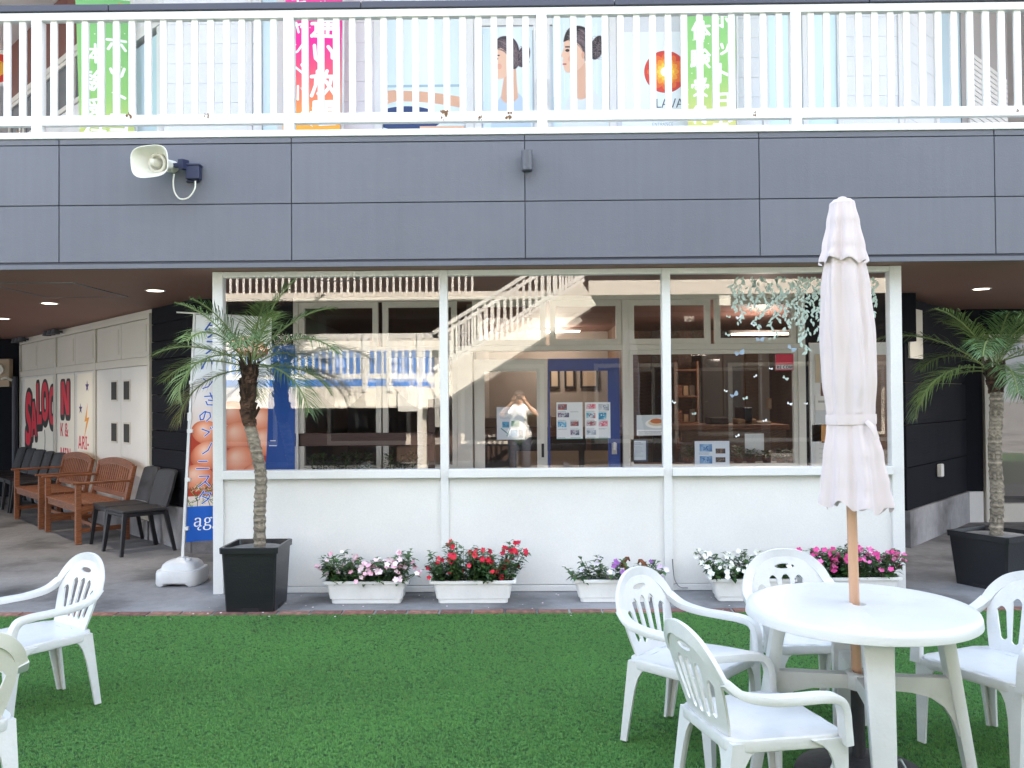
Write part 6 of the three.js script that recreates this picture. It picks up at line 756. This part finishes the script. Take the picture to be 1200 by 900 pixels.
// ------------------------------------------------------------------ photographer standing behind the viewpoint, seen mirrored in the glass
{
  const capsule = (p, a, b, ra, rb) => { const ab = b.clone().sub(a), t = Math.max(0, Math.min(1, p.clone().sub(a).dot(ab) / ab.lengthSq())); return p.distanceTo(a.clone().addScaledVector(ab, t)) - (ra + (rb - ra) * t); };
  const smin = (a, b, k) => { const h = Math.max(0, k - Math.abs(a - b)) / k; return Math.min(a, b) - h * h * k / 4; };
  function field(bones, cell, k) {
    const lo = V(1e9, 1e9, 1e9), hi = V(-1e9, -1e9, -1e9); for (const [a, b, ra, rb] of bones) { const r = Math.max(ra, rb) + cell * 3; for (const p of [a, b]) { lo.min(p.clone().subScalar(r)); hi.max(p.clone().addScalar(r)); } }
    const c = lo.clone().add(hi).multiplyScalar(0.5), half = Math.max(hi.x - lo.x, hi.y - lo.y, hi.z - lo.z) / 2, n = Math.ceil(2 * half / cell), mc = new MarchingCubes(n, M.skin, false, false, 60000); mc.isolation = 0; const p = V(0, 0, 0);
    for (let z = 0; z < n; z++) { p.z = c.z + (z - n / 2) / (n / 2) * half; for (let y = 0; y < n; y++) { p.y = c.y + (y - n / 2) / (n / 2) * half; for (let x = 0; x < n; x++) { p.x = c.x + (x - n / 2) / (n / 2) * half; let d = 1; if (p.x >= lo.x && p.x <= hi.x && p.z >= lo.z && p.z <= hi.z && p.y >= lo.y && p.y <= hi.y) for (const [a, b, ra, rb] of bones) d = smin(d, capsule(p, a, b, ra, rb), k); mc.field[x + y * n + z * n * n] = -d; } } }
    mc.update(); const g = new THREE.BufferGeometry(), q = mc.positionArray.slice(0, mc.count * 3); for (let i = 0; i < q.length; i += 3) { q[i] = c.x + q[i] * half; q[i + 1] = c.y + q[i + 1] * half; q[i + 2] = c.z + q[i + 2] * half; } g.setAttribute('position', new THREE.BufferAttribute(q, 3)); const w = mergeVertices(g, 1e-5); w.computeVertexNormals(); return metricUV(w);
  }
  const o = thing('person', 'person in a white shirt holding up a phone, mirrored in the shop glass', 'person');
  const S = (f) => [1, -1].flatMap(f), B = (a, b, ra, rb = ra) => [V(...a), V(...b), ra, rb];
  const body = [B([0, 1.51, 0.40], [0, 1.475, 0.385], 0.088, 0.075), B([0, 1.43, 0.37], [0, 1.42, 0.365], 0.05), B([0, 1.36, 0.43], [0, 1.46, 0.41], 0.05, 0.05), B([0, 1.475, 0.315], [0, 1.455, 0.30], 0.012, 0.016), B([0, 0.92, 0.45], [0, 1.28, 0.45], 0.12, 0.13),
    ...S((s) => [B([s * 0.16, 1.30, 0.45], [s * 0.265, 1.23, 0.24], 0.052, 0.042), B([s * 0.265, 1.23, 0.24], [s * 0.105, 1.43, 0.115], 0.041, 0.027), B([s * 0.088, 1.50, 0.40], [s * 0.09, 1.47, 0.40], 0.014)]), ...S((s) => [B([s * 0.09, 0.86, 0.45], [s * 0.10, 0.46, 0.44], 0.085, 0.055), B([s * 0.10, 0.46, 0.44], [s * 0.10, 0.08, 0.47], 0.054, 0.036), B([s * 0.10, 0.045, 0.47], [s * 0.11, 0.04, 0.30], 0.04, 0.032)])];
  const hands = S((s) => [B([s * 0.105, 1.43, 0.115], [s * 0.088, 1.475, 0.09], 0.024, 0.026), ...[0, 1, 2, 3].map((k) => B([s * 0.088, 1.462 + k * 0.013, 0.082], [s * (0.06 - k * 0.003), 1.478 + k * 0.014, 0.047], 0.0095, 0.008)), B([s * 0.09, 1.45, 0.10], [s * 0.05, 1.458, 0.088], 0.011, 0.009)]);
  const bm = part(o, 'body', join([field(body, 0.013, 0.035), field(hands.slice(0, 6), 0.004, 0.006), field(hands.slice(6), 0.004, 0.006)]), M.skin); void bm;
  part(o, 'shirt', field([B([0, 0.90, 0.45], [0, 1.27, 0.45], 0.145, 0.145), B([-0.13, 1.29, 0.45], [0.13, 1.29, 0.45], 0.075), B([-0.07, 0.92, 0.45], [0.07, 0.92, 0.45], 0.13), ...S((s) => [B([s * 0.16, 1.30, 0.45], [s * 0.225, 1.258, 0.32], 0.07, 0.064)])], 0.014, 0.05), M.shirt);
  part(o, 'trousers', field([B([-0.07, 0.90, 0.45], [0.07, 0.90, 0.45], 0.115), ...S((s) => [B([s * 0.09, 0.86, 0.45], [s * 0.10, 0.46, 0.44], 0.10, 0.075), B([s * 0.10, 0.46, 0.44], [s * 0.10, 0.12, 0.47], 0.073, 0.062)])], 0.015, 0.03), M.trousers);
  part(o, 'hair', field([B([0, 1.535, 0.425], [0, 1.50, 0.445], 0.088, 0.085), B([0, 1.48, 0.465], [0, 1.40, 0.48], 0.07, 0.05), B([-0.05, 1.56, 0.36], [0.05, 1.56, 0.36], 0.04)], 0.008, 0.03), M.hair);
  for (const s of [-1, 1]) part(o, 'eye', new THREE.SphereGeometry(0.011, 10, 8).translate(s * 0.03, 1.495, 0.322), M.black); part(o, 'mouth', new THREE.SphereGeometry(0.018, 10, 6).scale(1, 0.3, 0.4).translate(0, 1.432, 0.318), M.terracotta);
  const ph = thing('phone', 'dark phone held up by the person mirrored in the glass', 'phone', [0, EYE, 0.05]); part(ph, 'body', new RoundedBoxGeometry(0.15, 0.074, 0.008, 2, 0.003), M.black); part(ph, 'lens', new THREE.CylinderGeometry(0.008, 0.008, 0.003, 14).rotateX(Math.PI / 2).translate(0.05, 0.02, -0.0055), M.steel);
}
renderer.render(scene, camera);
